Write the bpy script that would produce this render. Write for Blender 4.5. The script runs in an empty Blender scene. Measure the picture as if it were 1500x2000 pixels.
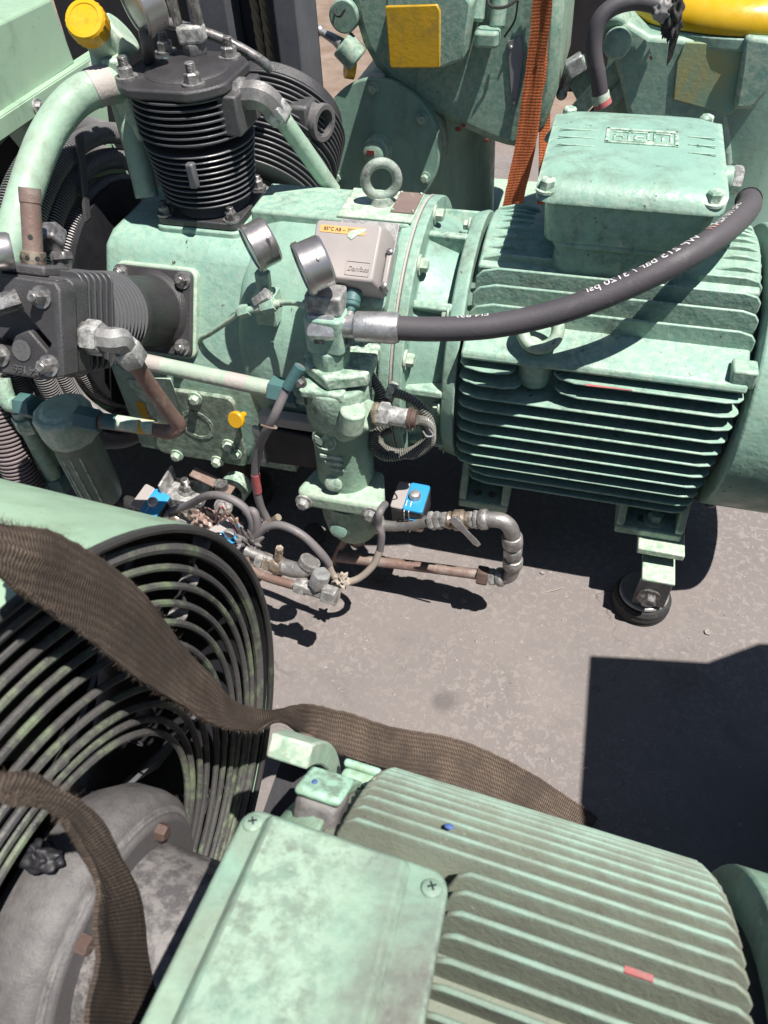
import bpy, bmesh, math, random
from mathutils import Vector as V, Matrix
random.seed(7)
R_ = math.radians
scene = bpy.context.scene
col = scene.collection

# ------------------------------------------------------------------ camera
CAM = V((0, 0, 1.05)); YAW, PITCH, ROLL, FOC = R_(17), R_(48), math.atan(70 / 1300), 1444.0
_f = V((-math.sin(YAW) * math.cos(PITCH), math.cos(YAW) * math.cos(PITCH), -math.sin(PITCH)))
_r0 = V((math.cos(YAW), math.sin(YAW), 0)); _u0 = _r0.cross(_f)
_r = _r0 * math.cos(ROLL) - _u0 * math.sin(ROLL); _u = _u0 * math.cos(ROLL) + _r0 * math.sin(ROLL)
cam = bpy.data.cameras.new('camera'); cam_o = bpy.data.objects.new('camera', cam); col.objects.link(cam_o)
cam.sensor_fit = 'HORIZONTAL'; cam.sensor_width = 36; cam.lens = FOC / 1500 * 36
cam.clip_start = .02; cam.clip_end = 400
cam.dof.use_dof = True; cam.dof.focus_distance = 1.15; cam.dof.aperture_fstop = 18
m4 = Matrix((_r, _u, -_f)).transposed().to_4x4(); m4.translation = CAM; cam_o.matrix_world = m4
scene.camera = cam_o

# ------------------------------------------------------------------ sky, sun, exposure
SUN_EL = R_(68.5); SUN_AZ = R_(-20)           # azimuth measured from +X towards +Y
sun_dir = V((math.cos(SUN_EL) * math.cos(SUN_AZ), math.cos(SUN_EL) * math.sin(SUN_AZ), math.sin(SUN_EL)))
w = bpy.data.worlds.new('World'); scene.world = w; w.use_nodes = True
nt = w.node_tree; nt.nodes.clear()
sky = nt.nodes.new('ShaderNodeTexSky'); sky.sky_type = 'NISHITA'; sky.sun_disc = False
sky.sun_elevation = SUN_EL; sky.sun_rotation = math.pi / 2 - SUN_AZ
sky.air_density = 1.0; sky.dust_density = .6; sky.ozone_density = 1.0
bg = nt.nodes.new('ShaderNodeBackground'); bg.inputs['Strength'].default_value = .05
wo = nt.nodes.new('ShaderNodeOutputWorld')
nt.links.new(sky.outputs[0], bg.inputs[0]); nt.links.new(bg.outputs[0], wo.inputs[0])
sl = bpy.data.lights.new('sun', 'SUN'); sl.energy = 5.0; sl.angle = R_(.53); sl.color = (1, .955, .89)
so = bpy.data.objects.new('sun', sl); col.objects.link(so); so.location = (3, 1, 6)
so.rotation_euler = (-sun_dir).to_track_quat('-Z', 'Y').to_euler()
scene.view_settings.view_transform = 'Standard'; scene.view_settings.look = 'None'
scene.view_settings.gamma = 1; scene.view_settings.use_curve_mapping = False
scene.view_settings.exposure = .64
scene.render.engine = 'CYCLES'; scene.cycles.max_bounces = 5; scene.cycles.diffuse_bounces = 1; scene.cycles.use_denoising = True

# ------------------------------------------------------------------ helpers
def at(x, y, X=None, Y=None, Z=None, d=None):
    """where the line of sight through a photograph pixel meets a plane X=, Y= or Z="""
    v = _f + _r * ((x - 750) / FOC) - _u * ((y - 1000) / FOC)
    if X is not None: t = X / v.x
    elif Y is not None: t = Y / v.y
    elif Z is not None: t = (Z - CAM.z) / v.z
    else: t = d
    return CAM + v * t

def frame(d):
    d = V(d).normalized(); u = V((0, 0, 1)) if abs(d.z) < .9 else V((1, 0, 0))
    a = u.cross(d).normalized(); return a, d.cross(a), d

def smooth_path(pts, res=8):
    pts = [V(p) for p in pts]
    if len(pts) < 3 or res < 2: return pts
    P = [pts[0] * 2 - pts[1]] + pts + [pts[-1] * 2 - pts[-2]]; out = []
    for i in range(1, len(P) - 2):
        a, b, c, d = P[i - 1:i + 3]
        for k in range(res):
            t = k / res
            out.append(.5 * ((2 * b) + (c - a) * t + (2 * a - 5 * b + 4 * c - d) * t * t + (3 * b - a - 3 * c + d) * t ** 3))
    out.append(pts[-1]); return out

def resample(path, step):
    L = [0]
    for i in range(1, len(path)): L.append(L[-1] + (path[i] - path[i - 1]).length)
    n = max(2, int(L[-1] / step)); out = []; j = 0
    for k in range(n + 1):
        s = L[-1] * k / n
        while j < len(L) - 2 and L[j + 1] < s: j += 1
        t = (s - L[j]) / max(L[j + 1] - L[j], 1e-9); out.append(path[j].lerp(path[j + 1], min(max(t, 0), 1)))
    return out

class MB:
    def __init__(s): s.v = []; s.f = []
    def add(s, vs, fs):
        o = len(s.v); s.v += [V(p) for p in vs]; s.f += [tuple(i + o for i in q) for q in fs]; return s
    def rings(s, rings, cap0=True, cap1=True, closed=False):
        n = len(rings[0]); vs = [p for r in rings for p in r]; fs = []; m = len(rings)
        for i in range(m if closed else m - 1):
            j = (i + 1) % m
            for k in range(n):
                l = (k + 1) % n; fs.append((i * n + k, i * n + l, j * n + l, j * n + k))
        if not closed:
            if cap0: fs.append(tuple(range(n))[::-1])
            if cap1: fs.append(tuple((m - 1) * n + k for k in range(n)))
        return s.add(vs, fs)
    def lathe(s, p0, d, prof, n=32, a0=0, cap=True):
        a, b, d = frame(d); p0 = V(p0)
        rs = [[p0 + d * t + (a * math.cos(a0 + 2 * math.pi * k / n) + b * math.sin(a0 + 2 * math.pi * k / n)) * max(r, 1e-5) for k in range(n)] for t, r in prof]
        return s.rings(rs, cap, cap)
    def cyl(s, p0, p1, r, r2=None, n=24, a0=0):
        p0, p1 = V(p0), V(p1); d = p1 - p0
        return s.lathe(p0, d, [(0, r), (d.length, r if r2 is None else r2)], n, a0)
    def hexp(s, p0, p1, r, a0=0):
        p0, p1 = V(p0), V(p1); d = p1 - p0; L = d.length; c = min(.12 * r, L * .3)
        return s.lathe(p0, d, [(0, r * .93), (c, r), (L - c, r), (L, r * .93)], 6, a0)
    def ring(s, p0, d, t, r0, r1, n=48):          # a flat ring (pipe wall) of length t
        a, b, d = frame(d); p0 = V(p0)
        rs = []
        for tt, r in ((0, r0), (t, r0), (t, r1), (0, r1)):
            rs.append([p0 + d * tt + (a * math.cos(2 * math.pi * k / n) + b * math.sin(2 * math.pi * k / n)) * r for k in range(n)])
        return s.rings(rs, closed=True)
    def tube(s, pts, r, n=12, res=8, step=None, closed=False, raw=False):
        path = [V(p) for p in pts] if raw else smooth_path(pts, res)
        if step: path = resample(path, step)
        rs = []; T0 = None; A = None; m = len(path)
        for i, p in enumerate(path):
            T = (path[min(i + 1, m - 1)] - path[max(i - 1, 0)]).normalized() if not closed else (path[(i + 1) % m] - path[i - 1]).normalized()
            if A is None: A = frame(T)[0]
            else: A = (A - T * A.dot(T)).normalized()
            B = T.cross(A); rr = r(i, i / (m - 1)) if callable(r) else r
            rs.append([p + (A * math.cos(2 * math.pi * k / n) + B * math.sin(2 * math.pi * k / n)) * rr for k in range(n)])
        return s.rings(rs, closed=closed)
    def box(s, c, size, M=None):
        c = V(c); h = V(size) / 2; X, Y, Z = M if M else (V((1, 0, 0)), V((0, 1, 0)), V((0, 0, 1)))
        vs = [c + X * (h.x * i) + Y * (h.y * j) + Z * (h.z * k) for i in (-1, 1) for j in (-1, 1) for k in (-1, 1)]
        return s.add(vs, [(0, 1, 3, 2), (4, 6, 7, 5), (0, 4, 5, 1), (2, 3, 7, 6), (0, 2, 6, 4), (1, 5, 7, 3)])
    def prism(s, poly, o, ux, uy, h):             # polygon in (ux,uy) at o, extruded by vector h
        o, ux, uy, h = V(o), V(ux), V(uy), V(h); n = len(poly)
        A = [o + ux * x + uy * y for x, y in poly]
        if ux.cross(uy).dot(h) < 0: A = A[::-1]
        vs = A + [p + h for p in A]
        return s.add(vs, [tuple(range(n))[::-1], tuple(range(n, 2 * n))] + [(i, (i + 1) % n, n + (i + 1) % n, n + i) for i in range(n)])
    def rbox(s, c, size, r, M=None, n=5):          # upright box with rounded vertical corners
        c = V(c); X, Y, Z = M if M else (V((1, 0, 0)), V((0, 1, 0)), V((0, 0, 1)))
        return s.prism(rrect(size[0], size[1], r, n), c - Z * size[2] / 2, X, Y, Z * size[2])
    def sphere(s, c, r, n=16, m=10, sq=(1, 1, 1)):
        c = V(c); rs = []
        for i in range(m + 1):
            t = -math.pi / 2 + math.pi * i / m; rr = max(math.cos(t), .01)
            rs.append([c + V((sq[0] * r * rr * math.cos(2 * math.pi * k / n), sq[1] * r * rr * math.sin(2 * math.pi * k / n), sq[2] * r * math.sin(t))) for k in range(n)])
        return s.rings(rs)
    def torus(s, c, d, R, r, n=40, m=12, a0=0, a1=2 * math.pi, rf=None):
        a, b, d = frame(d); c = V(c); full = abs(a1 - a0 - 2 * math.pi) < 1e-6; rs = []
        N = n if full else n + 1
        for i in range(N):
            t = a0 + (a1 - a0) * i / n; e = a * math.cos(t) + b * math.sin(t); rr = rf(i) if rf else r
            rs.append([c + e * (R + rr * math.cos(2 * math.pi * k / m)) + d * (rr * math.sin(2 * math.pi * k / m)) for k in range(m)])
        return s.rings(rs, closed=full)
    def build(s, name, mat, parent=None, bevel=0, seg=2, smooth=38, label=None, kind=None):
        root = parent
        while root is not None and root.parent: root = root.parent
        off = root.location if root is not None else V()
        me = bpy.data.meshes.new(name); me.from_pydata([p - off for p in s.v], [], s.f); me.update()
        bm = bmesh.new(); bm.from_mesh(me); bmesh.ops.recalc_face_normals(bm, faces=bm.faces); bm.to_mesh(me); bm.free()
        fin(me, smooth); me.materials.append(mat)
        o = bpy.data.objects.new(name, me); col.objects.link(o); o.parent = parent
        if bevel:
            b = o.modifiers.new('bevel', 'BEVEL'); b.width = bevel; b.segments = seg; b.limit_method = 'ANGLE'; b.angle_limit = R_(35); b.harden_normals = False
        if label: o['label'] = label
        if kind: o['kind'] = kind
        return o

def fin(me, smooth):
    if smooth:
        me.polygons.foreach_set('use_smooth', [True] * len(me.polygons)); me.set_sharp_from_angle(angle=R_(smooth))

def rrect(w, h, r, n=5):
    out = []
    for cx, cy, a in ((w / 2 - r, h / 2 - r, 0), (-w / 2 + r, h / 2 - r, 90), (-w / 2 + r, -h / 2 + r, 180), (w / 2 - r, -h / 2 + r, 270)):
        for k in range(n + 1):
            t = R_(a + 90 * k / n); out.append((cx + r * math.cos(t), cy + r * math.sin(t)))
    return out

def empty(name, loc, label, cat, group=None):
    o = bpy.data.objects.new(name, None); col.objects.link(o); o.location = loc; o.empty_display_size = .05
    tag(o, label, cat, group); return o
def tag(o, label, cat, group=None):
    o['label'] = label; o['category'] = cat
    if group: o['group'] = group
    return o

_cache = {}
def inst(key, maker, mat, name, parent, p, d, spin=0):
    """a copy of a small piece (bolt, nut ...) modelled along +Z, set at p and pointing along d"""
    k = (key, mat.name)
    root = parent
    while root.parent: root = root.parent
    if k not in _cache:
        b = MB(); maker(b); me = bpy.data.meshes.new(name); me.from_pydata(b.v, [], b.f); me.update(); fin(me, 35); me.materials.append(mat); _cache[k] = me
    o = bpy.data.objects.new(name, _cache[k]); col.objects.link(o); o.parent = parent
    a, b, d = frame(d); m = Matrix((a, b, d)).transposed().to_4x4() @ Matrix.Rotation(spin, 4, 'Z')
    m.translation = V(p) - root.location; o.matrix_basis = m; return o
def bolt(parent, p, d, r, mat, name='bolt', h=None, stud=0, washer=True):
    h = h or r * 1.1
    def mk(b):
        z = 0
        if washer: b.cyl((0, 0, -.0005), (0, 0, r * .28), r * 1.45, n=20); z = r * .28
        b.lathe((0, 0, z), (0, 0, 1), [(0, r), (h * .82, r), (h, r * .8)], 6)
        if stud:
            pr = [(0, r * .58)]; k = 0
            while k * .0016 < stud: pr += [(k * .0016 + .0004, r * .62), (k * .0016 + .0012, r * .5)]; k += 1
            b.lathe((0, 0, z + h), (0, 0, 1), pr + [(stud, r * .5)], 12)
    return inst(('b', round(r, 5), round(h, 5), stud, washer), mk, mat, name, parent, p, d, random.random() * 3)

def text_mesh(s, size, shear=0, bold=0):
    cu = bpy.data.curves.new('t', 'FONT'); cu.body = s; cu.size = size; cu.shear = shear; cu.offset = bold; cu.align_x = 'LEFT'
    o = bpy.data.objects.new('t', cu); col.objects.link(o); bpy.context.view_layer.update()
    me = bpy.data.meshes.new_from_object(o.evaluated_get(bpy.context.evaluated_depsgraph_get()))
    vs = [v.co.copy() for v in me.vertices]; fs = [tuple(p.vertices) for p in me.polygons]
    bpy.data.objects.remove(o); bpy.data.curves.remove(cu); bpy.data.meshes.remove(me); return vs, fs
def lettering(name, s, size, o, ux, uy, mat, parent, depth=.0006, shear=0, bold=0, mapf=None):
    vs, fs = text_mesh(s, size, shear, bold); o, ux, uy = V(o), V(ux).normalized(), V(uy).normalized(); n = ux.cross(uy)
    b = MB(); m = len(vs)
    if mapf:
        t_ = bmesh.new(); tv = [t_.verts.new(p) for p in vs]
        for f in fs:
            try: t_.faces.new([tv[i] for i in f])
            except ValueError: pass
        bmesh.ops.triangulate(t_, faces=t_.faces)
        for _ in range(4):
            le = [e for e in t_.edges if e.calc_length() > .002]
            if not le: break
            bmesh.ops.subdivide_edges(t_, edges=le, cuts=1); bmesh.ops.triangulate(t_, faces=[f for f in t_.faces if len(f.verts) > 3])
        t_.verts.index_update(); b.add([mapf(v.co.x, v.co.y, depth) for v in t_.verts], [tuple(v.index for v in f.verts) for f in t_.faces]); t_.free()
    else:
        b.add([o + ux * p.x + uy * p.y + n * depth for p in vs], fs)
        ed = {}
        for f in fs:
            for i in range(len(f)):
                e = (f[i], f[(i + 1) % len(f)]); k = tuple(sorted(e)); ed[k] = None if k in ed else e
        lo = [o + ux * p.x + uy * p.y - n * .0004 for p in vs]; hi = [o + ux * p.x + uy * p.y + n * depth for p in vs]
        b.add(hi + lo, [(e[0], e[1], e[1] + m, e[0] + m) for e in ed.values() if e])
    return b.build(name, mat, parent, smooth=0)

# ------------------------------------------------------------------ materials
def newmat(name):
    m = bpy.data.materials.new(name); m.use_nodes = True; n = m.node_tree; n.nodes.clear()
    out = n.nodes.new('ShaderNodeOutputMaterial'); p = n.nodes.new('ShaderNodeBsdfPrincipled'); n.links.new(p.outputs[0], out.inputs[0])
    return m, n, p
def N(nt, t, **k):
    n = nt.nodes.new('ShaderNode' + t)
    for a, b in k.items():
        if a in n.inputs: n.inputs[a].default_value = b
        else: setattr(n, a, b)
    return n
def noise(nt, pos, scale, detail=4, rough=.55, dist=0):
    n = N(nt, 'TexNoise', Scale=scale, Detail=detail, Roughness=rough, Distortion=dist); nt.links.new(pos, n.inputs['Vector']); return n.outputs['Fac']
def ramp(nt, fac, a, b, lo=0., hi=1.):
    n = N(nt, 'MapRange'); n.inputs['From Min'].default_value = a; n.inputs['From Max'].default_value = b
    n.inputs['To Min'].default_value = lo; n.inputs['To Max'].default_value = hi; nt.links.new(fac, n.inputs['Value']); return n.outputs['Result']
def mix(nt, fac, a, b):
    n = N(nt, 'Mix', data_type='RGBA')
    if isinstance(fac, float): n.inputs[0].default_value = fac
    else: nt.links.new(fac, n.inputs[0])
    for i, c in ((6, a), (7, b)):
        if isinstance(c, tuple): n.inputs[i].default_value = (*c, 1)
        else: nt.links.new(c, n.inputs[i])
    return n.outputs[2]
def mul(nt, a, b):
    n = N(nt, 'Math', operation='MULTIPLY'); nt.links.new(a, n.inputs[0])
    if isinstance(b, float): n.inputs[1].default_value = b
    else: nt.links.new(b, n.inputs[1])
    return n.outputs[0]
def bump(nt, p, h, strength, dist=.002):
    b = N(nt, 'Bump', Strength=strength, Distance=dist); nt.links.new(h, b.inputs['Height']); nt.links.new(b.outputs[0], p.inputs['Normal']); return b
def surf(name, base, base2=None, grime=None, grime_amt=.5, dirt=None, dirt_amt=.5, dirt_scale=22, chip=None, chip_amt=.3, chip_scale=60, edge=None, rough=.5, rvar=.15,
         metal=0, bump_s=.25, bump_scale=120, big=7, lump=0, spec=.5, chip_metal=0, stretch=None, en=(.42, .58), pt=(.515, .57)):
    """worn surface: two-tone base, dirt clouds, chips with their own shape, rubbed edges and a fine relief"""
    m, nt, p = newmat(name)
    g = N(nt, 'NewGeometry'); pos = g.outputs['Position']
    if stretch:
        mp = N(nt, 'Mapping'); mp.inputs['Scale'].default_value = stretch; nt.links.new(pos, mp.inputs['Vector']); spos = mp.outputs[0]
    else: spos = pos
    c = mix(nt, ramp(nt, noise(nt, pos, big, 5, .6), .35, .65), base, base2 or tuple(x * .86 for x in base))
    if dirt:
        d1 = noise(nt, spos, dirt_scale, 7, .68, .3)
        c = mix(nt, ramp(nt, d1, .62 - .18 * dirt_amt, .80 - .1 * dirt_amt, 0, min(1, .35 + .6 * dirt_amt)), c, dirt)
        sp = noise(nt, pos, dirt_scale * 14, 3, .6)
        c = mix(nt, ramp(nt, sp, .68, .74, 0, .75), c, tuple(x * .5 for x in dirt))
    if grime:
        mg = N(nt, 'Mapping'); mg.inputs['Scale'].default_value = (1, 1, .3); nt.links.new(pos, mg.inputs['Vector'])
        g1 = noise(nt, mg.outputs[0], 16, 8, .72, .6); g2 = noise(nt, pos, 3.5, 3)
        c = mix(nt, mul(nt, ramp(nt, g1, .46, .70, 0, grime_amt), ramp(nt, g2, .40, .58)), c, grime)
    if edge:
        ez = noise(nt, pos, 90, 5, .7)
        e = mul(nt, ramp(nt, g.outputs['Pointiness'], *pt), ramp(nt, ez, *en)); c = mix(nt, e, c, edge)
    if chip:
        ch = noise(nt, pos, chip_scale, 5, .6, .4); big_ = noise(nt, pos, chip_scale * .13, 2)
        cm = mul(nt, ramp(nt, ch, .70 - .1 * chip_amt, .715 - .1 * chip_amt), ramp(nt, big_, .45, .55)); c = mix(nt, cm, c, chip)
    nt.links.new(c, p.inputs['Base Color'])
    p.inputs['Metallic'].default_value = metal; p.inputs['Specular IOR Level'].default_value = spec
    nt.links.new(ramp(nt, noise(nt, pos, 35, 5), .3, .7, rough - rvar, rough + rvar), p.inputs['Roughness'])
    h = noise(nt, pos, bump_scale, 6, .65)
    if lump:
        hh = noise(nt, pos, bump_scale * .25, 3); ad = N(nt, 'Math', operation='MULTIPLY_ADD'); nt.links.new(hh, ad.inputs[0]); ad.inputs[1].default_value = lump; nt.links.new(h, ad.inputs[2]); h = ad.outputs[0]
    bump(nt, p, h, bump_s, .0025)
    return m

GREEN = surf('green_paint', (.225, .385, .32), (.26, .42, .335), grime=(.10, .10, .075), grime_amt=.75, dirt=(.13, .17, .13), dirt_amt=.45, chip=(.04, .03, .027), chip_amt=.30, chip_scale=110, edge=(.36, .48, .38), rough=.46, bump_s=.3, bump_scale=110, lump=2)
GREENL = surf('green_paint_pale', (.33, .46, .35), (.29, .44, .33), grime=(.14, .12, .09), grime_amt=.6, dirt=(.18, .18, .14), dirt_amt=.5, chip=(.2, .17, .14), chip_amt=.1, edge=(.50, .56, .46), rough=.55, bump_s=.3, bump_scale=90, lump=2)
GREENS = surf('green_sheet_paint', (.335, .475, .34), (.29, .43, .31), grime=(.15, .15, .11), grime_amt=.45, dirt=(.13, .15, .10), dirt_amt=.25, dirt_scale=14, rough=.45, bump_s=.08, bump_scale=60)
EYEP = surf('worn_eye_paint', (.24, .33, .27), (.29, .38, .31), dirt=(.07, .062, .06), dirt_amt=1.2, dirt_scale=38, edge=(.4, .42, .38), rough=.55, bump_s=.5, bump_scale=150)
GREENF = surf('green_cast_paint', (.19, .31, .23), (.225, .36, .265), grime=(.09, .08, .06), grime_amt=.7, dirt=(.11, .125, .095), dirt_amt=.5, chip=(.03, .03, .03), chip_amt=.12, edge=(.5, .6, .5), rough=.55, bump_s=.55, bump_scale=130, lump=1)
GREEN2 = surf('green_weathered', (.21, .375, .285), (.28, .39, .26), dirt=(.155, .165, .14), dirt_amt=.95, dirt_scale=11, chip=(.42, .48, .36), chip_amt=.18, chip_scale=45, edge=(.33, .55, .42), rough=.68, bump_s=.3, bump_scale=170, big=5)
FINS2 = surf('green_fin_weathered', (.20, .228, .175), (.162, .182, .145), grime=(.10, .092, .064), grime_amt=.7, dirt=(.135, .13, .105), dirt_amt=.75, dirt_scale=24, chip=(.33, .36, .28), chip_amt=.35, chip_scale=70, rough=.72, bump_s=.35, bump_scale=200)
GREEN3 = surf('green_old_paint', (.16, .30, .245), (.20, .34, .27), grime=(.10, .11, .08), grime_amt=.6, dirt=(.10, .14, .11), dirt_amt=.5, dirt_scale=9, chip=(.11, .035, .03), chip_amt=.12, chip_scale=38, edge=(.34, .42, .33), rough=.5, bump_s=.3, bump_scale=80, stretch=(1, 1, .35))
BLACK = surf('black_cast_iron', (.033, .031, .034), (.047, .044, .046), dirt=(.10, .095, .092), dirt_amt=.12, dirt_scale=70, edge=(.12, .118, .12), en=(.2, .5), pt=(.53, .62), rough=.42, bump_s=.45, bump_scale=420, spec=.55)
BLACKF = surf('black_fin', (.022, .022, .025), (.03, .03, .033), edge=(.15, .15, .16), en=(.0, .35), pt=(.52, .60), rough=.40, bump_s=.15, bump_scale=200)
COIL = surf('finned_tube_metal', (.06, .055, .058), (.10, .09, .09), rough=.42, metal=.4, bump_s=.1, bump_scale=200, edge=(.26, .25, .25), en=(.0, .35))
COILL = surf('finned_tube_dusty', (.30, .25, .25), (.22, .18, .18), rough=.5, metal=.3, bump_s=.1, bump_scale=200)
NECKP = surf('half_painted_iron', (.085, .08, .082), (.11, .103, .105), dirt=(.30, .36, .28), dirt_amt=.55, dirt_scale=8, chip=(.25, .23, .21), chip_amt=.2, chip_scale=60, edge=(.3, .28, .27), rough=.5, bump_s=.35, bump_scale=260)
GREYC = surf('grey_cast_iron', (.092, .086, .088), (.10, .094, .096), dirt=(.15, .142, .138), dirt_amt=.1, dirt_scale=60, edge=(.22, .21, .205), en=(.3, .6), rough=.5, rvar=.04, bump_s=.4, bump_scale=420)
STEEL = surf('zinc_steel', (.44, .43, .44), (.36, .35, .355), dirt=(.17, .15, .13), dirt_amt=.45, dirt_scale=60, edge=(.6, .6, .6), rough=.40, metal=.75, bump_s=.2, bump_scale=180)
STEELP = surf('paint_splashed_steel', (.27, .265, .265), (.20, .195, .195), dirt=(.30, .34, .30), dirt_amt=.4, dirt_scale=50, edge=(.52, .52, .5), rough=.5, metal=.35, bump_s=.3, bump_scale=180)
STAIN = surf('stainless_case', (.50, .47, .465), (.44, .41, .40), rough=.34, rvar=.08, metal=.85, bump_s=.06, bump_scale=300, dirt=(.3, .27, .26), dirt_amt=.2)
DKST = surf('oily_steel', (.10, .095, .095), (.15, .14, .135), edge=(.34, .33, .33), rough=.42, metal=.6, bump_s=.2, bump_scale=180)
RUSTP = surf('rusty_pipe', (.20, .125, .10), (.27, .20, .175), dirt=(.40, .38, .35), dirt_amt=.55, dirt_scale=30, rough=.6, metal=.25, bump_s=.4, bump_scale=160)
RUSTB = surf('rusty_bolt', (.13, .085, .068), (.10, .065, .055), dirt=(.06, .042, .036), dirt_amt=.4, rough=.65, metal=.2, bump_s=.4, bump_scale=260)
GALV = surf('galvanised_fitting', (.30, .285, .28), (.22, .21, .205), dirt=(.17, .12, .10), dirt_amt=.5, dirt_scale=55, edge=(.5, .49, .47), rough=.45, metal=.6, bump_s=.3, bump_scale=220)
BRASS = surf('dirty_brass', (.27, .215, .165), (.22, .17, .13), dirt=(.13, .10, .085), dirt_amt=.5, edge=(.5, .43, .34), rough=.42, metal=.6, bump_s=.2, bump_scale=200)
RUBBER = surf('hose_rubber', (.062, .056, .064), (.082, .074, .08), dirt=(.19, .175, .175), dirt_amt=.25, dirt_scale=40, rough=.6, rvar=.08, bump_s=.2, bump_scale=420)
RUBBERB = surf('black_rubber', (.02, .02, .021), (.035, .034, .033), dirt=(.22, .19, .17), dirt_amt=.2, dirt_scale=45, rough=.7, bump_s=.8, bump_scale=150)
CABLE = surf('cable_sheath', (.17, .155, .16), (.125, .115, .12), dirt=(.33, .29, .25), dirt_amt=.3, rough=.55, bump_s=.15, bump_scale=300)
CABLED = surf('dusty_cable_sheath', (.40, .34, .28), (.3, .26, .22), rough=.7, bump_s=.2, bump_scale=300)
CONDUIT = surf('flexible_conduit', (.035, .034, .034), (.16, .165, .14), rough=.45, metal=.2, bump_s=.1, bump_scale=200, edge=(.24, .235, .21), en=(0, .4), big=9)
NUTS = surf('dull_nut_steel', (.15, .145, .145), (.20, .195, .19), dirt=(.06, .055, .05), dirt_amt=.5, dirt_scale=70, edge=(.36, .35, .34), rough=.42, metal=.55, bump_s=.25, bump_scale=260)
YELLOW = surf('yellow_plastic', (.66, .37, .008), (.58, .31, .008), rough=.38, bump_s=.05, bump_scale=200, dirt=(.25, .15, .03), dirt_amt=.45, dirt_scale=50)
YELLOWP = surf('yellow_paint', (.52, .31, .018), (.60, .35, .02), dirt=(.24, .17, .05), dirt_amt=.55, dirt_scale=16, chip=(.10, .035, .035), chip_amt=.12, chip_scale=32, rough=.45, bump_s=.25, bump_scale=90)
YELLOWL = surf('yellow_lid_paint', (.64, .40, .012), (.58, .35, .012), dirt=(.4, .24, .04), dirt_amt=.2, rough=.33, bump_s=.1, bump_scale=70)
REDP = surf('red_primer', (.25, .05, .04), (.18, .035, .03), rough=.6, bump_s=.3, bump_scale=200)
PINK = surf('red_paint_mark', (.45, .09, .10), (.36, .16, .15), dirt=(.2, .22, .18), dirt_amt=.8, dirt_scale=60, rough=.6, bump_s=.3, bump_scale=200)
WHITEP = surf('white_primer', (.45, .40, .375), (.40, .375, .345), dirt=(.3, .4, .32), dirt_amt=.5, dirt_scale=40, rough=.6, bump_s=.4, bump_scale=200)
GREYPL = surf('grey_plastic', (.35, .315, .30), (.32, .29, .28), dirt=(.30, .27, .25), dirt_amt=.15, chip=(.75, .74, .72), chip_amt=.08, chip_scale=160, rough=.5, bump_s=.05, bump_scale=300)
LABELY = surf('label_orange', (.72, .40, .14), (.68, .36, .12), rough=.5, bump_s=0.0)
INK = surf('black_ink', (.03, .03, .03), rough=.6, bump_s=0.0)
WHITEI = surf('white_ink', (.72, .70, .70), rough=.6, bump_s=0.0)
BLUE = surf('blue_plastic', (.03, .30, .58), (.025, .25, .50), dirt=(.3, .3, .28), dirt_amt=.2, rough=.42, bump_s=.1, bump_scale=200)
BLUED = surf('dark_coil_plastic', (.035, .04, .05), (.05, .05, .055), rough=.45, dirt=(.2, .18, .17), dirt_amt=.3, bump_s=.1, bump_scale=200)
WRAP = surf('crumpled_film', (.25, .17, .14), (.36, .26, .22), dirt=(.40, .12, .09), dirt_amt=.3, dirt_scale=40, rough=.25, rvar=.1, bump_s=.5, bump_scale=60)
TEAL = surf('teal_tape', (.05, .12, .135), (.09, .19, .17), rough=.5, bump_s=.3, bump_scale=150)
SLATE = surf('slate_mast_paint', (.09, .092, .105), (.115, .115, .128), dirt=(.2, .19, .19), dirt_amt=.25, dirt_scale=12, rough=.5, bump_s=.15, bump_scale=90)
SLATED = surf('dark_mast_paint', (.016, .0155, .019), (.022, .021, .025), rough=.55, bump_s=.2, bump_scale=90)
PLATE = surf('brown_name_plate', (.17, .12, .105), (.23, .17, .15), dirt=(.35, .40, .33), dirt_amt=.35, dirt_scale=45, rough=.5, bump_s=.3, bump_scale=200)
PLATEG = surf('grey_name_plate', (.24, .23, .25), (.19, .185, .2), dirt=(.36, .35, .36), dirt_amt=.4, dirt_scale=60, rough=.45, bump_s=.2, bump_scale=200)
GLASS = surf('dusty_gauge_glass', (.30, .29, .28), (.24, .23, .22), dirt=(.45, .25, .12), dirt_amt=.2, dirt_scale=30, rough=.18, rvar=.06, bump_s=.03, bump_scale=100, spec=.8)
CAB = surf('shadow_caster_paint', (.20, .34, .27), rough=.5)

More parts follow.
